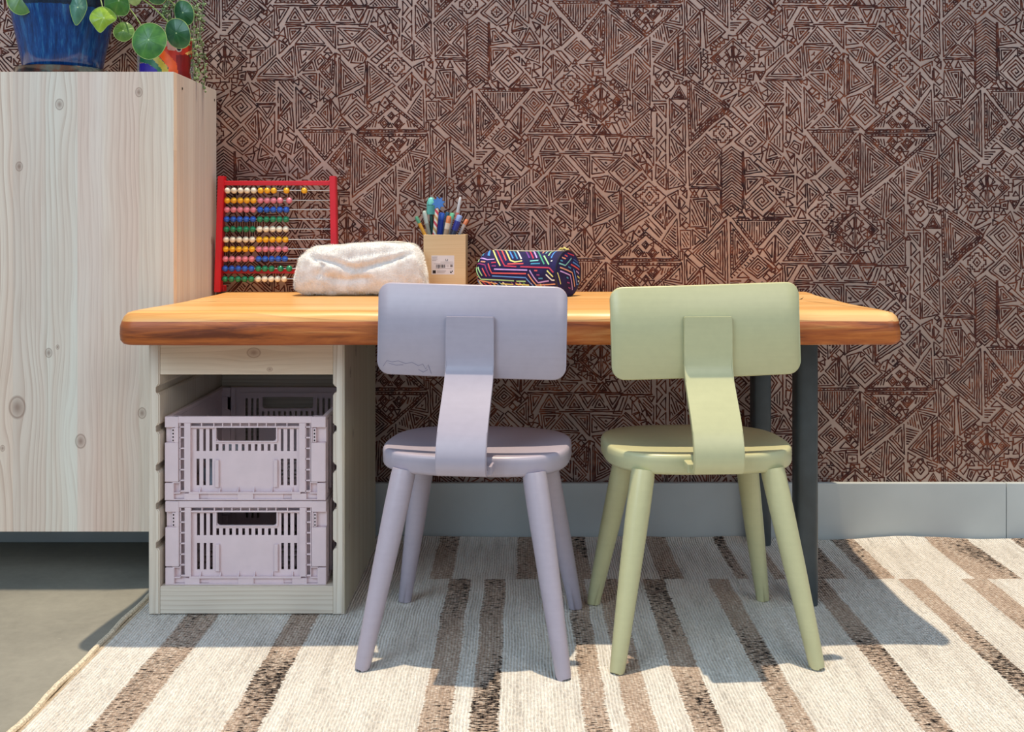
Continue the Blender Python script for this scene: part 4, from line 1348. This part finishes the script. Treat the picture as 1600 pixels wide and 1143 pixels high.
pen('felt_pen', (696, 369), (702, 337), 8, yy-.014, [(.35, (186, 150, 120), 'barrel'), (.65, (214, 196, 176), 'grip'), (1, (206, 124, 70), 'cap')], 'tan pen with an orange cap in the middle of the pen holder')
pen('felt_pen', (699, 369), (707, 332.5), 7, yy+.016, [(.75, (170, 168, 160), 'barrel'), (1, (120, 206, 160), 'cap')], 'pale pen with a mint green cap, behind the tan pen')
pen('felt_pen', (694, 366), (699.5, 331), 6, yy+.026, [(.75, (60, 90, 120), 'barrel'), (1, (44, 96, 130), 'cap')], 'dark teal capped pen at the back of the pen holder')
pen('felt_pen', (706.5, 369.5), (719, 336), 9.5, yy-.002, [(.3, (60, 62, 84), 'barrel'), (.72, (46, 52, 140), 'grip'), (1, (138, 156, 204), 'cap')], 'dark blue pen with a light blue top leaning right')
pen('long_pen', (708, 369), (719.5, 307.5), 5, yy+.018, [(.45, (150, 130, 130), 'barrel'), (.60, (226, 124, 112), 'grip'), (1, (206, 202, 202), 'cap')], 'tallest pen with a coral ring and clear end, leaning right')
pen('felt_pen', (716, 369), (730, 342.5), 5.5, yy+.006, [(.7, (188, 172, 166), 'barrel'), (1, (222, 130, 88), 'cap')], 'clear pen with an orange tip leaning furthest right')

# ------------------------------------------------------------------ cylindrical patterned pencil case
def build_tube_case():
    R = .0425; ang = math.radians(35)
    cr = P(888, 424, 2.005); cr.z = TT+R+.0008
    axis = Vector((-math.cos(ang), math.sin(ang), 0)); Lh = .196
    root = empty('tube_pencil_case', (cr.x, cr.y, TT), label='round dark blue pencil case with multicoloured line pattern', cat='pencil case')
    side = Vector((math.sin(ang), math.cos(ang), 0)); up_ = Vector((0, 0, 1)); C0 = Vector((0, 0, R+.0008))
    def surf(a, th, lift=0):      # a along the axis from right cap, th angle (0 = camera side, 90 = up)
        r = R
        if a > Lh-.018: t = (a-(Lh-.018))/.018; r = R*(1-.28*t*t)
        r *= 1-.035*math.sin(PI*min(max(a/Lh, 0), 1))
        r += lift
        return C0+axis*a+(-side*math.cos(th)+up_*math.sin(th))*r
    bm = bmesh.new(); n = 64; m = 48; rings = []
    for j in range(m+1):
        a = Lh*j/m; rings.append([bm.verts.new(surf(a, 2*PI*k/n)) for k in range(n)])
    for p, q in zip(rings, rings[1:]):
        for k in range(n): bm.faces.new((p[k], p[(k+1) % n], q[(k+1) % n], q[k]))
    c1 = bm.verts.new(C0+axis*(Lh+.008))
    for k in range(n): bm.faces.new((rings[-1][k], rings[-1][(k+1) % n], c1))
    # bulged right cap
    prevr = rings[0]
    for t in (.85, .6, .3):
        ring = [bm.verts.new(C0-axis*(.006*(1-t*t))+(-side*math.cos(2*PI*k/n)+up_*math.sin(2*PI*k/n))*R*t) for k in range(n)]
        for k in range(n): bm.faces.new((prevr[k], ring[k], ring[(k+1) % n], prevr[(k+1) % n]))
        prevr = ring
    bm.faces.new(prevr)
    navy = plain('navy_fabric', (34, 30, 78), .7, .25, .12, 60)
    obj('body', bm, navy, root, smooth=True, angle=50)
    # piping ring round the cap
    bm = bmesh.new(); tube(bm, [surf(.001, 2*PI*k/48, .0006) for k in range(49)], .0017, 6, caps=False)
    obj('piping', bm, pm((24, 20, 40)), root, smooth=True)
    # strokes traced in the case zoom (8.205 units per px, origin 725,370)
    CY = {'y': (232, 230, 140), 'r': (196, 62, 88), 'R': (226, 92, 96), 'b': (82, 146, 224), 'c': (72, 150, 190), 'w': (236, 236, 232), 'v': (196, 160, 226), 'g': (84, 168, 140), 'G': (168, 220, 160), 'o': (226, 160, 130), 'm': (150, 60, 120), 't': (128, 200, 200), 'd': (40, 90, 160), 'p': (120, 70, 150)}
    body = """y 370,130 465,370
r 420,130 520,370 670,380
r 720,380 1090,395
R 480,140 540,300
y 530,145 595,300 650,318 745,305
b 575,145 630,275
c 630,145 685,280
w 675,145 735,280
R 555,345 760,340
p 785,150 840,270
r 840,165 890,275
v 890,160 935,270
g 940,160 1030,350
G 1025,240 1090,355
t 845,308 955,300
c 855,342 975,340
v 190,262 300,292 390,285
o 215,315 275,320
r 350,330 410,325
m 110,320 270,360 330,500
R 310,340 355,462 795,470
G 175,385 235,495
R 235,400 290,505
v 385,412 810,425
b 360,500 790,522 895,630
G 115,375 220,540 640,562
G 670,568 790,570
y 470,600 630,610
y 660,605 835,618
o 820,475 930,618 1180,600
v 840,425 950,585 1090,560
R 900,430 940,432
m 930,485 970,487
c 955,532 1010,530
y 1065,430 1145,510
w 1050,480 1130,552 1165,552
r 1095,395 1150,455
o 95,510 180,515
o 95,555 200,555 430,600
d 200,215 240,165 262,150
c 240,240 290,150
b 310,240 350,170
c 325,245 335,190
w 1115,312 1135,308
t 1050,215 1090,165
G 1085,245 1130,190 1160,165
b 1120,275 1200,170
o 1010,210 1040,175
G 150,250 160,295
m 355,370 410,372
p 330,180 345,160
w 150,600 240,605"""
    cap = """y 1190,455 1225,605
o 1190,375 1345,455 1395,635
v 1215,435 1320,490 1370,680
t 1200,330 1270,365 1355,270
R 1255,215 1310,250
o 1230,250 1285,280
c 1205,285 1250,310
b 1365,320 1475,385
d 1380,285 1450,330
R 1335,350 1490,435
b 1365,410 1425,610 1455,605
c 1300,380 1330,400
v 1405,435 1455,470
y 1425,500 1480,535
w 1440,560 1475,580
r 1280,190 1400,240
c 1280,515 1300,530
m 1290,580 1320,590
m 1310,645 1340,660
r 1340,170 1390,200"""
    eye = Vector((0, 0, H)); base = Vector(root.location)
    def onbody(zx, zy):
        d = Vector(((725+zx/8.205-VX)/F, 1, -(370+zy/8.205-VY)/F))
        # ray against the cylinder in its own frame
        o = eye-base-C0
        a_ = axis; dp = d-a_*d.dot(a_); op = o-a_*o.dot(a_)
        A = dp.dot(dp); B = 2*dp.dot(op); Cc = op.dot(op)-(R*.985)**2; disc = B*B-4*A*Cc
        t = (-B-math.sqrt(max(disc, 0)))/(2*A); h = o+d*t; al = h.dot(axis); rad = h-axis*al
        return al, math.atan2(rad.dot(up_), -rad.dot(side))
    def oncap(zx, zy):
        d = Vector(((725+zx/8.205-VX)/F, 1, -(370+zy/8.205-VY)/F)); o = eye-base-C0
        t = -(o.dot(axis))/(d.dot(axis)); h = o+d*t; return h.dot(-side), h.dot(up_)
    def ribbon(bm, pts3, w, nrm):
        for (p, q) in zip(pts3, pts3[1:]): pass
        L_, R_ = [], []
        for k, p in enumerate(pts3):
            t = (pts3[min(k+1, len(pts3)-1)]-pts3[max(k-1, 0)]).normalized(); s_ = t.cross(nrm(k)).normalized()*w
            L_.append(bm.verts.new(p+s_)); R_.append(bm.verts.new(p-s_))
        for k in range(len(pts3)-1): bm.faces.new((L_[k], L_[k+1], R_[k+1], R_[k]))
    bms = {}
    for line in body.splitlines():
        c, *pp = line.split(); ps_ = [onbody(*map(float, p.split(','))) for p in pp]
        dense = []
        for (a0, t0), (a1, t1) in zip(ps_, ps_[1:]):
            m_ = 8
            for k in range(m_): f = k/m_; dense.append((a0+(a1-a0)*f, t0+(t1-t0)*f))
        dense.append(ps_[-1])
        bm = bms.setdefault(c, bmesh.new())
        for dth, da, sg in ((0, 0, 1), (2.05, .012, 1), (-2.05, .006, 1)):
            dd = [(min(max(a+da, .004), Lh-.002), t+dth) for a, t in dense]
            ribbon(bm, [surf(a, t, .0006) for a, t in dd], .00135, lambda k: (-side*math.cos(dd[k][1])+up_*math.sin(dd[k][1])))
    for line in cap.splitlines():
        c, *pp = line.split(); ps_ = [oncap(*map(float, p.split(','))) for p in pp]; q = []
        for (a0, t0), (a1, t1) in zip(ps_, ps_[1:]):
            for k in range(6): f = k/6; q.append((a0+(a1-a0)*f, t0+(t1-t0)*f))
        q.append(ps_[-1])
        q = [(x, z) for x, z in q if math.hypot(x, z) < R*.95]
        if len(q) < 2: continue
        ribbon(bms.setdefault(c, bmesh.new()), [C0-axis*(.0068*(1-(x*x+z*z)/R/R)+.0006)-side*x+up_*z for x, z in q], .0013, lambda k: -axis)
    for c, bm in bms.items(): obj('printed_lines', bm, pm(CY[c]), root, kind='stuff')
    # zip along the top and its pull
    bm = bmesh.new(); tube(bm, [surf(.01+.165*k/20, 1.62, .0008) for k in range(21)], .0013, 6); obj('zip', bm, pm((196, 186, 170)), root, smooth=True)
    bm = bmesh.new(); c = surf(.012, 1.5, .003)
    tube(bm, [c, c+Vector((.004, -.004, .004)), c+Vector((.009, -.006, .001)), c+Vector((.013, -.007, .0015))], [.002, .0022, .0018, .0012], 8)
    tube(bm, [c+Vector((-.006, 0, 0)), c+Vector((-.002, -.002, .003)), c], [.0015, .0022, .002], 8)
    obj('zip_pull', bm, pm((222, 206, 120)), root, smooth=True)
build_tube_case()

# ------------------------------------------------------------------ plants on the cabinet
CT = CZ1+.0004
def glaze():
    s = NT('blue_glaze'); p = s.local()
    th = s.math('ARCTAN2', p[1], p[0])
    a = s.noise(s.comb(s.math('MULTIPLY', th, 9), s.math('MULTIPLY', p[2], 14), 0.0), 1, 4, .6); b = s.noise(s.comb(s.math('MULTIPLY', th, 30), s.math('MULTIPLY', p[2], 60), 2.0), 1, 3, .6)
    f = s.math('ADD', s.math('MULTIPLY', a, .65), s.math('MULTIPLY', b, .35))
    c = s.ramp(f, [(.35, (10, 30, 72)), (.52, (16, 62, 122)), (.66, (44, 104, 150)), (.8, (110, 130, 140))])
    rim = s.math('GREATER_THAN', s.math('ADD', p[2], s.math('MULTIPLY', b, .006)), .128)
    c = s.mix(s.math('MULTIPLY', rim, .85), c, (18, 24, 30))
    s.col(c); s.bump(b, .15, .001)
    return s.set(.14, .6)
M['glaze'] = glaze(); M['soil'] = plain('dark_soil', (44, 32, 24), .95, .1, .3, 120, .8)
PX, PY = -.884, 2.035
sau = empty('plant_saucer', (PX, PY, CT), label='dark glazed brown saucer under the blue plant pot', cat='saucer')
bm = bmesh.new(); lathe(bm, [(0, 0), (.076, 0), (.082, .004), (.0865, .020), (.085, .0215), (.082, .019), (.076, .008), (0, .007)], 48)
def sau_mat():
    s = NT('brown_saucer_glaze'); x = s.n('ShaderNodeTexCoord'); a = s.noise(x.outputs['Object'], 22, 4, .6)
    s.col(s.ramp(a, [(.35, (20, 16, 18)), (.5, (70, 30, 18)), (.62, (60, 78, 78)), (.75, (110, 60, 34))])); return s.set(.15, .6)
obj('dish', bm, sau_mat(), sau, smooth=True, angle=60)
pot = empty('potted_plant', (PX, PY, CT+.0078), label='round-leaved green plant in a glossy blue glazed pot, on the cabinet', cat='potted plant')
bm = bmesh.new()
lathe(bm, [(0, 0), (.066, 0), (.069, .003), (.076, .04), (.084, .08), (.091, .115), (.0955, .128), (.0965, .134), (.0975, .15), (.0985, .176), (.096, .179), (.091, .176), (.088, .14), (0, .14)], 64)
obj('pot', bm, M['glaze'], pot, smooth=True, angle=50)
bm = bmesh.new(); lathe(bm, [(.0885, .160), (.05, .166), (0, .168)], 40); obj('soil', bm, M['soil'], pot, smooth=True)
def leaf_mat(name, c, c2, edge):
    s = NT(name); p = s.local()
    r = s.math('SQRT', s.math('ADD', s.math('POWER', p[0], 2.0), s.math('POWER', p[2], 2.0)))
    x = s.n('ShaderNodeTexCoord'); a = s.noise(x.outputs['Object'], 70, 3)
    th = s.math('ARCTAN2', p[2], p[0]); vein = s.math('POWER', s.math('ABSOLUTE', s.math('SINE', s.math('MULTIPLY', th, 4.0))), 18.0)
    col = s.ramp(a, [(.3, c), (.7, c2)])
    col = s.mix(s.math('MULTIPLY', vein, .12), col, edge)
    dot = s.math('LESS_THAN', r, .0014); col = s.mix(s.math('MULTIPLY', dot, .8), col, (190, 210, 150))
    s.col(col); s.bump(vein, .2, .001)
    s.b.inputs['Transmission Weight'].default_value = 0.0
    return s.set(.32, .5)
LM = {'g': leaf_mat('leaf_green', (42, 92, 34), (74, 128, 46), (110, 150, 80)), 'd': leaf_mat('leaf_dark_green', (30, 72, 40), (48, 98, 56), (90, 130, 90)),
      'y': leaf_mat('leaf_yellow_green', (112, 146, 30), (150, 178, 46), (190, 205, 110)), 'o': leaf_mat('leaf_olive', (66, 104, 38), (96, 132, 54), (140, 160, 90)),
      'b': leaf_mat('leaf_blue_green', (62, 110, 92), (86, 134, 108), (120, 160, 130)), 'p': leaf_mat('leaf_pale_green', (140, 160, 90), (170, 186, 120), (200, 210, 160))}
M['rim'] = plain('leaf_rim', (142, 170, 96), .4, .4); M['stem'] = plain('plant_stem', (112, 134, 66), .5, .4)
# centre px, centre py, radii px, turn (deg), yaw, pitch, depth, colour, point strength
LV = [(34, -5, 22.5, 29, 0, 10, -12, 1.95, 'o', .0), (122, 12, 13, 27, 0, 12, 0, 1.955, 'b', .35), (163, 29, 22, 20, 0, 10, -8, 1.93, 'y', .45), (186, 1, 23, 24, 0, 12, 14, 1.94, 'g', .3),
      (193, 49, 15.5, 15.5, 0, 8, -12, 1.96, 'o', .0), (233, 63, 27, 28, 0, 2, -6, 1.93, 'g', .06), (277, 52, 21, 24, -35, -14, 6, 1.975, 'd', .05), (287, 20, 16, 20, -25, -10, 4, 2.0, 'd', .0),
      (210, -6, 11, 14, 0, 4, 0, 1.99, 'p', 0), (245, -7, 15, 14, 0, 0, 10, 1.98, 'd', 0), (75, -40, 24, 22, 0, 0, 20, 1.95, 'g', 0), (140, -50, 22, 22, 0, 0, 10, 1.96, 'o', 0), (215, -50, 20, 20, 0, 10, 0, 1.97, 'g', 0), (-10, -30, 20, 20, 0, 10, 0, 2.0, 'd', 0), (100, -75, 22, 22, 0, 0, 30, 2.02, 'g', 0)]
OUTL = {(163, 29): [(181, 28), (172, 14), (158, 10), (145, 17), (141, 29), (147, 40), (157, 51), (168, 40)],
        (186, 1): [(201, 12), (198, -4), (190, -20), (172, -20), (165, -2), (166.5, 24), (180, 24), (195, 23)],
        (122, 12): [(135, 8), (130, -10), (120, -16), (111, -2), (110, 16), (118, 39), (127, 30), (133, 18)]}
for (lx, ly, rx, ry, turn, yaw, pitch, dep, mc, pt) in LV:
    c = P(lx, ly, dep)-pot.location; k = dep/F; bm = bmesh.new(); n = 36; rings = []
    for f in (0.0, .25, .5, .75, .92, 1.0):
        row = []
        for i in range(n if f > 0 else 1):
            a = 2*PI*i/n; rr = 1+pt*(.5*max(0, math.cos(a+PI/2))**6 - .18*abs(math.cos(a)))
            x = rx*k*f*math.cos(a)*rr; z = ry*k*f*math.sin(a)*(1+pt*.9*(max(0, -math.sin(a))**3))
            y = -.0035+.0055*f*f+.0012*math.sin(3*a)*f
            row.append(bm.verts.new((x, y, z)))
        rings.append(row)
    for q in range(len(rings)-1):
        a_, b_ = rings[q], rings[q+1]
        for i in range(n):
            i2 = (i+1) % n
            if len(a_) == 1: bm.faces.new((a_[0], b_[i], b_[i2]))
            else: bm.faces.new((a_[i], b_[i], b_[i2], a_[i2]))
    R3 = Matrix.Rotation(math.radians(yaw), 4, 'Z') @ Matrix.Rotation(math.radians(pitch), 4, 'X') @ Matrix.Rotation(math.radians(turn), 4, 'Y')
    if (lx, ly) in OUTL:
        pl = [((a-lx)*k, -(b-ly)*k) for a, b in OUTL[lx, ly]]
        sm = []
        for q in range(len(pl)):                      # Catmull-Rom through the outline
            p0_, p1_, p2_, p3_ = pl[q-1], pl[q], pl[(q+1) % len(pl)], pl[(q+2) % len(pl)]
            for t in [v/8 for v in range(8)]:
                sm.append(tuple(.5*(2*p1_[c_]+(p2_[c_]-p0_[c_])*t+(2*p0_[c_]-5*p1_[c_]+4*p2_[c_]-p3_[c_])*t*t+(3*p1_[c_]-p0_[c_]-3*p2_[c_]+p3_[c_])*t**3) for c_ in (0, 1)))
        for f, row in zip((0.0, .25, .5, .75, .92, 1.0), rings):
            for i, v in enumerate(row):
                if f > 0: px_, pz_ = sm[int(i*len(sm)/n)]; v.co.x = px_*f; v.co.z = pz_*f
    edge = [v.co.copy() for v in rings[-1]]
    ext = bmesh.ops.extrude_face_region(bm, geom=bm.faces[:])
    for v in ext['geom']:
        if isinstance(v, bmesh.types.BMVert): v.co.y += .0007
    lf = obj('leaf', bm, LM[mc], pot, smooth=True, angle=50); lf.matrix_local = Matrix.Translation(c) @ R3
    bm = bmesh.new(); tube(bm, edge+[edge[0]], .0006, 6, caps=False)
    rm = obj('leaf_rim', bm, M['rim'], lf, smooth=True)
    # stalk from the back of the leaf over the rim of the pot
    p3 = c+Vector((0, .003, 0)); p0 = Vector((max(-.05, min(.05, c.x*.4)), -.01, .166)); mid = (p0+p3)/2+Vector((0, .0, .07)); pts = []
    if c.z < .21 and abs(c.x) < .10: mid = Vector((c.x*.7, c.y*.9, .235))
    for q in range(13): t = q/12; pts.append(p0*(1-t)**2+mid*2*t*(1-t)+p3*t*t)
    bm = bmesh.new(); tube(bm, pts, [.0018-.0008*q/12 for q in range(13)], 7); obj('stalk', bm, M['stem'], pot, smooth=True)

# parrot-painted planter with a trailing plant
def build_parrot():
    dep = 2.06; s = F/dep; cxm = (258.5-VX)/s; r = 41.5/s
    root = empty('parrot_planter', (cxm, dep, CT), label='glass planter painted with a red and orange parrot, on the right cabinet corner', cat='planter')
    HP = H-(46-VY)/s-CT
    regions = [('q', 'E', [(120, 70), (100, 70)])]
    # painted fields in the second plant zoom (8.889 units per px, origin 140,0)
    F_ = [('red', [(1100, 600), (1380, 480), (1450, 560), (1460, 720), (1390, 880), (1400, 1250), (1100, 1250), (1180, 1000), (960, 780)]),
          ('dred', [(1200, 760), (1420, 760), (1400, 900), (1370, 1250), (1250, 1250), (1210, 900)]),
          ('orange', [(950, 760), (1040, 700), (1200, 870), (1280, 1250), (1130, 1250), (1090, 930)]),
          ('yellow', [(860, 830), (950, 780), (1080, 920), (1140, 1250), (1000, 1250), (960, 900)]),
          ('green', [(700, 760), (860, 800), (1000, 960), (1010, 1250), (900, 1250), (860, 900), (700, 860)]),
          ('violet', [(690, 880), (800, 880), (940, 970), (960, 1250), (690, 1250)]),
          ('cream', [(1060, 560), (1180, 600), (1200, 700), (1090, 700)]),
          ('beak', [(1330, 740), (1430, 690), (1420, 740), (1360, 765)])]
    cols = {'red': (192, 52, 34), 'dred': (132, 26, 26), 'orange': (222, 88, 26), 'yellow': (176, 160, 60), 'green': (44, 104, 70), 'violet': (48, 34, 140), 'cream': (196, 150, 140), 'beak': (236, 190, 110)}
    names = ['glass']+list(cols)
    gl = NT('clear_planter_glass'); gl.b.inputs['Base Color'].default_value = (.86, .92, .9, 1)
    mats = [gl.set(.05, .5, **{'Transmission Weight': .92, 'IOR': 1.2})]+[pm(c) for c in cols.values()]
    def inside(p, poly):
        c = False; n = len(poly)
        for i in range(n):
            a, b = poly[i], poly[i-1]
            if (a[1] > p[1]) != (b[1] > p[1]) and p[0] < (b[0]-a[0])*(p[1]-a[1])/(b[1]-a[1])+a[0]: c = not c
        return c
    bm = bmesh.new(); n, m = 160, 70; rings = []
    for j in range(m+1):
        z = HP*j/m; rr = r*(.97+.03*min(1, z/.02))
        rings.append([bm.verts.new((rr*math.cos(2*PI*k/n), rr*math.sin(2*PI*k/n), z)) for k in range(n)])
    for j in range(m):
        for k in range(n):
            f = bm.faces.new((rings[j][k], rings[j][(k+1) % n], rings[j+1][(k+1) % n], rings[j+1][k])); c = f.calc_center_median()
            if c.y < .012:
                ax = cxm+c.x; az = CT+c.z; d = dep-math.sqrt(max(0, r*r-c.x*c.x)) if c.y < 0 else dep
                zx = (VX+ax*F/d-140)*8.889; zy = (VY-(az-H)*F/d)*8.889
                for name, poly in F_:
                    if inside((zx, zy), poly): f.material_index = names.index(name)
    bm.faces.new(rings[0][::-1])
    obj('vase', bm, mats, root, smooth=True, angle=50)
    bm = bmesh.new()
    a = P(279.5, 76, dep-.035)-root.location; 
    th = math.asin(max(-1, min(1, a.x/r))); a = Vector((r*math.sin(th), -r*math.cos(th), a.z))
    nr = a.copy(); nr.z = 0; nr.normalize()
    tube(bm, [a-nr*.001, a+nr*.0004], .0066, 20); ey = obj('painted_eye', bm, pm((206, 190, 180)), root)
    bm = bmesh.new(); tube(bm, [a, a+nr*.0008], .0044, 20); obj('pupil', bm, pm((18, 16, 20)), ey)
    bm = bmesh.new(); lathe(bm, [(r*.93, HP*.80), (r*.5, HP*.85), (0, HP*.86)], 40); obj('soil', bm, M['soil'], root, smooth=True)
    # trailing stems with bead-like leaves falling on the right
    R = random.Random(4); tr = bmesh.new()
    for (x0, x1, y1, dd) in ((300, 304, 128, 2.05), (306, 311, 120, 2.03), (270, 268, 60, 2.12), (314.5, 318, 140, 2.07), (262, 258, 30, 2.10)):
        pts = []
        for k in range(22):
            t = k/21; px = x0+(x1-x0)*t+2.5*math.sin(t*9+x0); py = -30+(y1+30)*t
            if px > 262 and py > 105 and px < 298: break
            pts.append(P(px, py, dd)-root.location)
        tube(tr, pts, .0007, 5)
        for p in pts:
            for q in range(3):
                o = p+Vector((R.uniform(-.006, .006), R.uniform(-.005, .005), R.uniform(-.006, .006)))
                bmesh.ops.create_icosphere(tr, subdivisions=1, radius=R.uniform(.0018, .0032), matrix=Matrix.Translation(o) @ Matrix.Diagonal((1, .7, 1, 1)))
    obj('trailing_stems', tr, plain('succulent_green', (120, 140, 92), .5, .4, .25, 90), root, smooth=True, kind='stuff')
build_parrot()
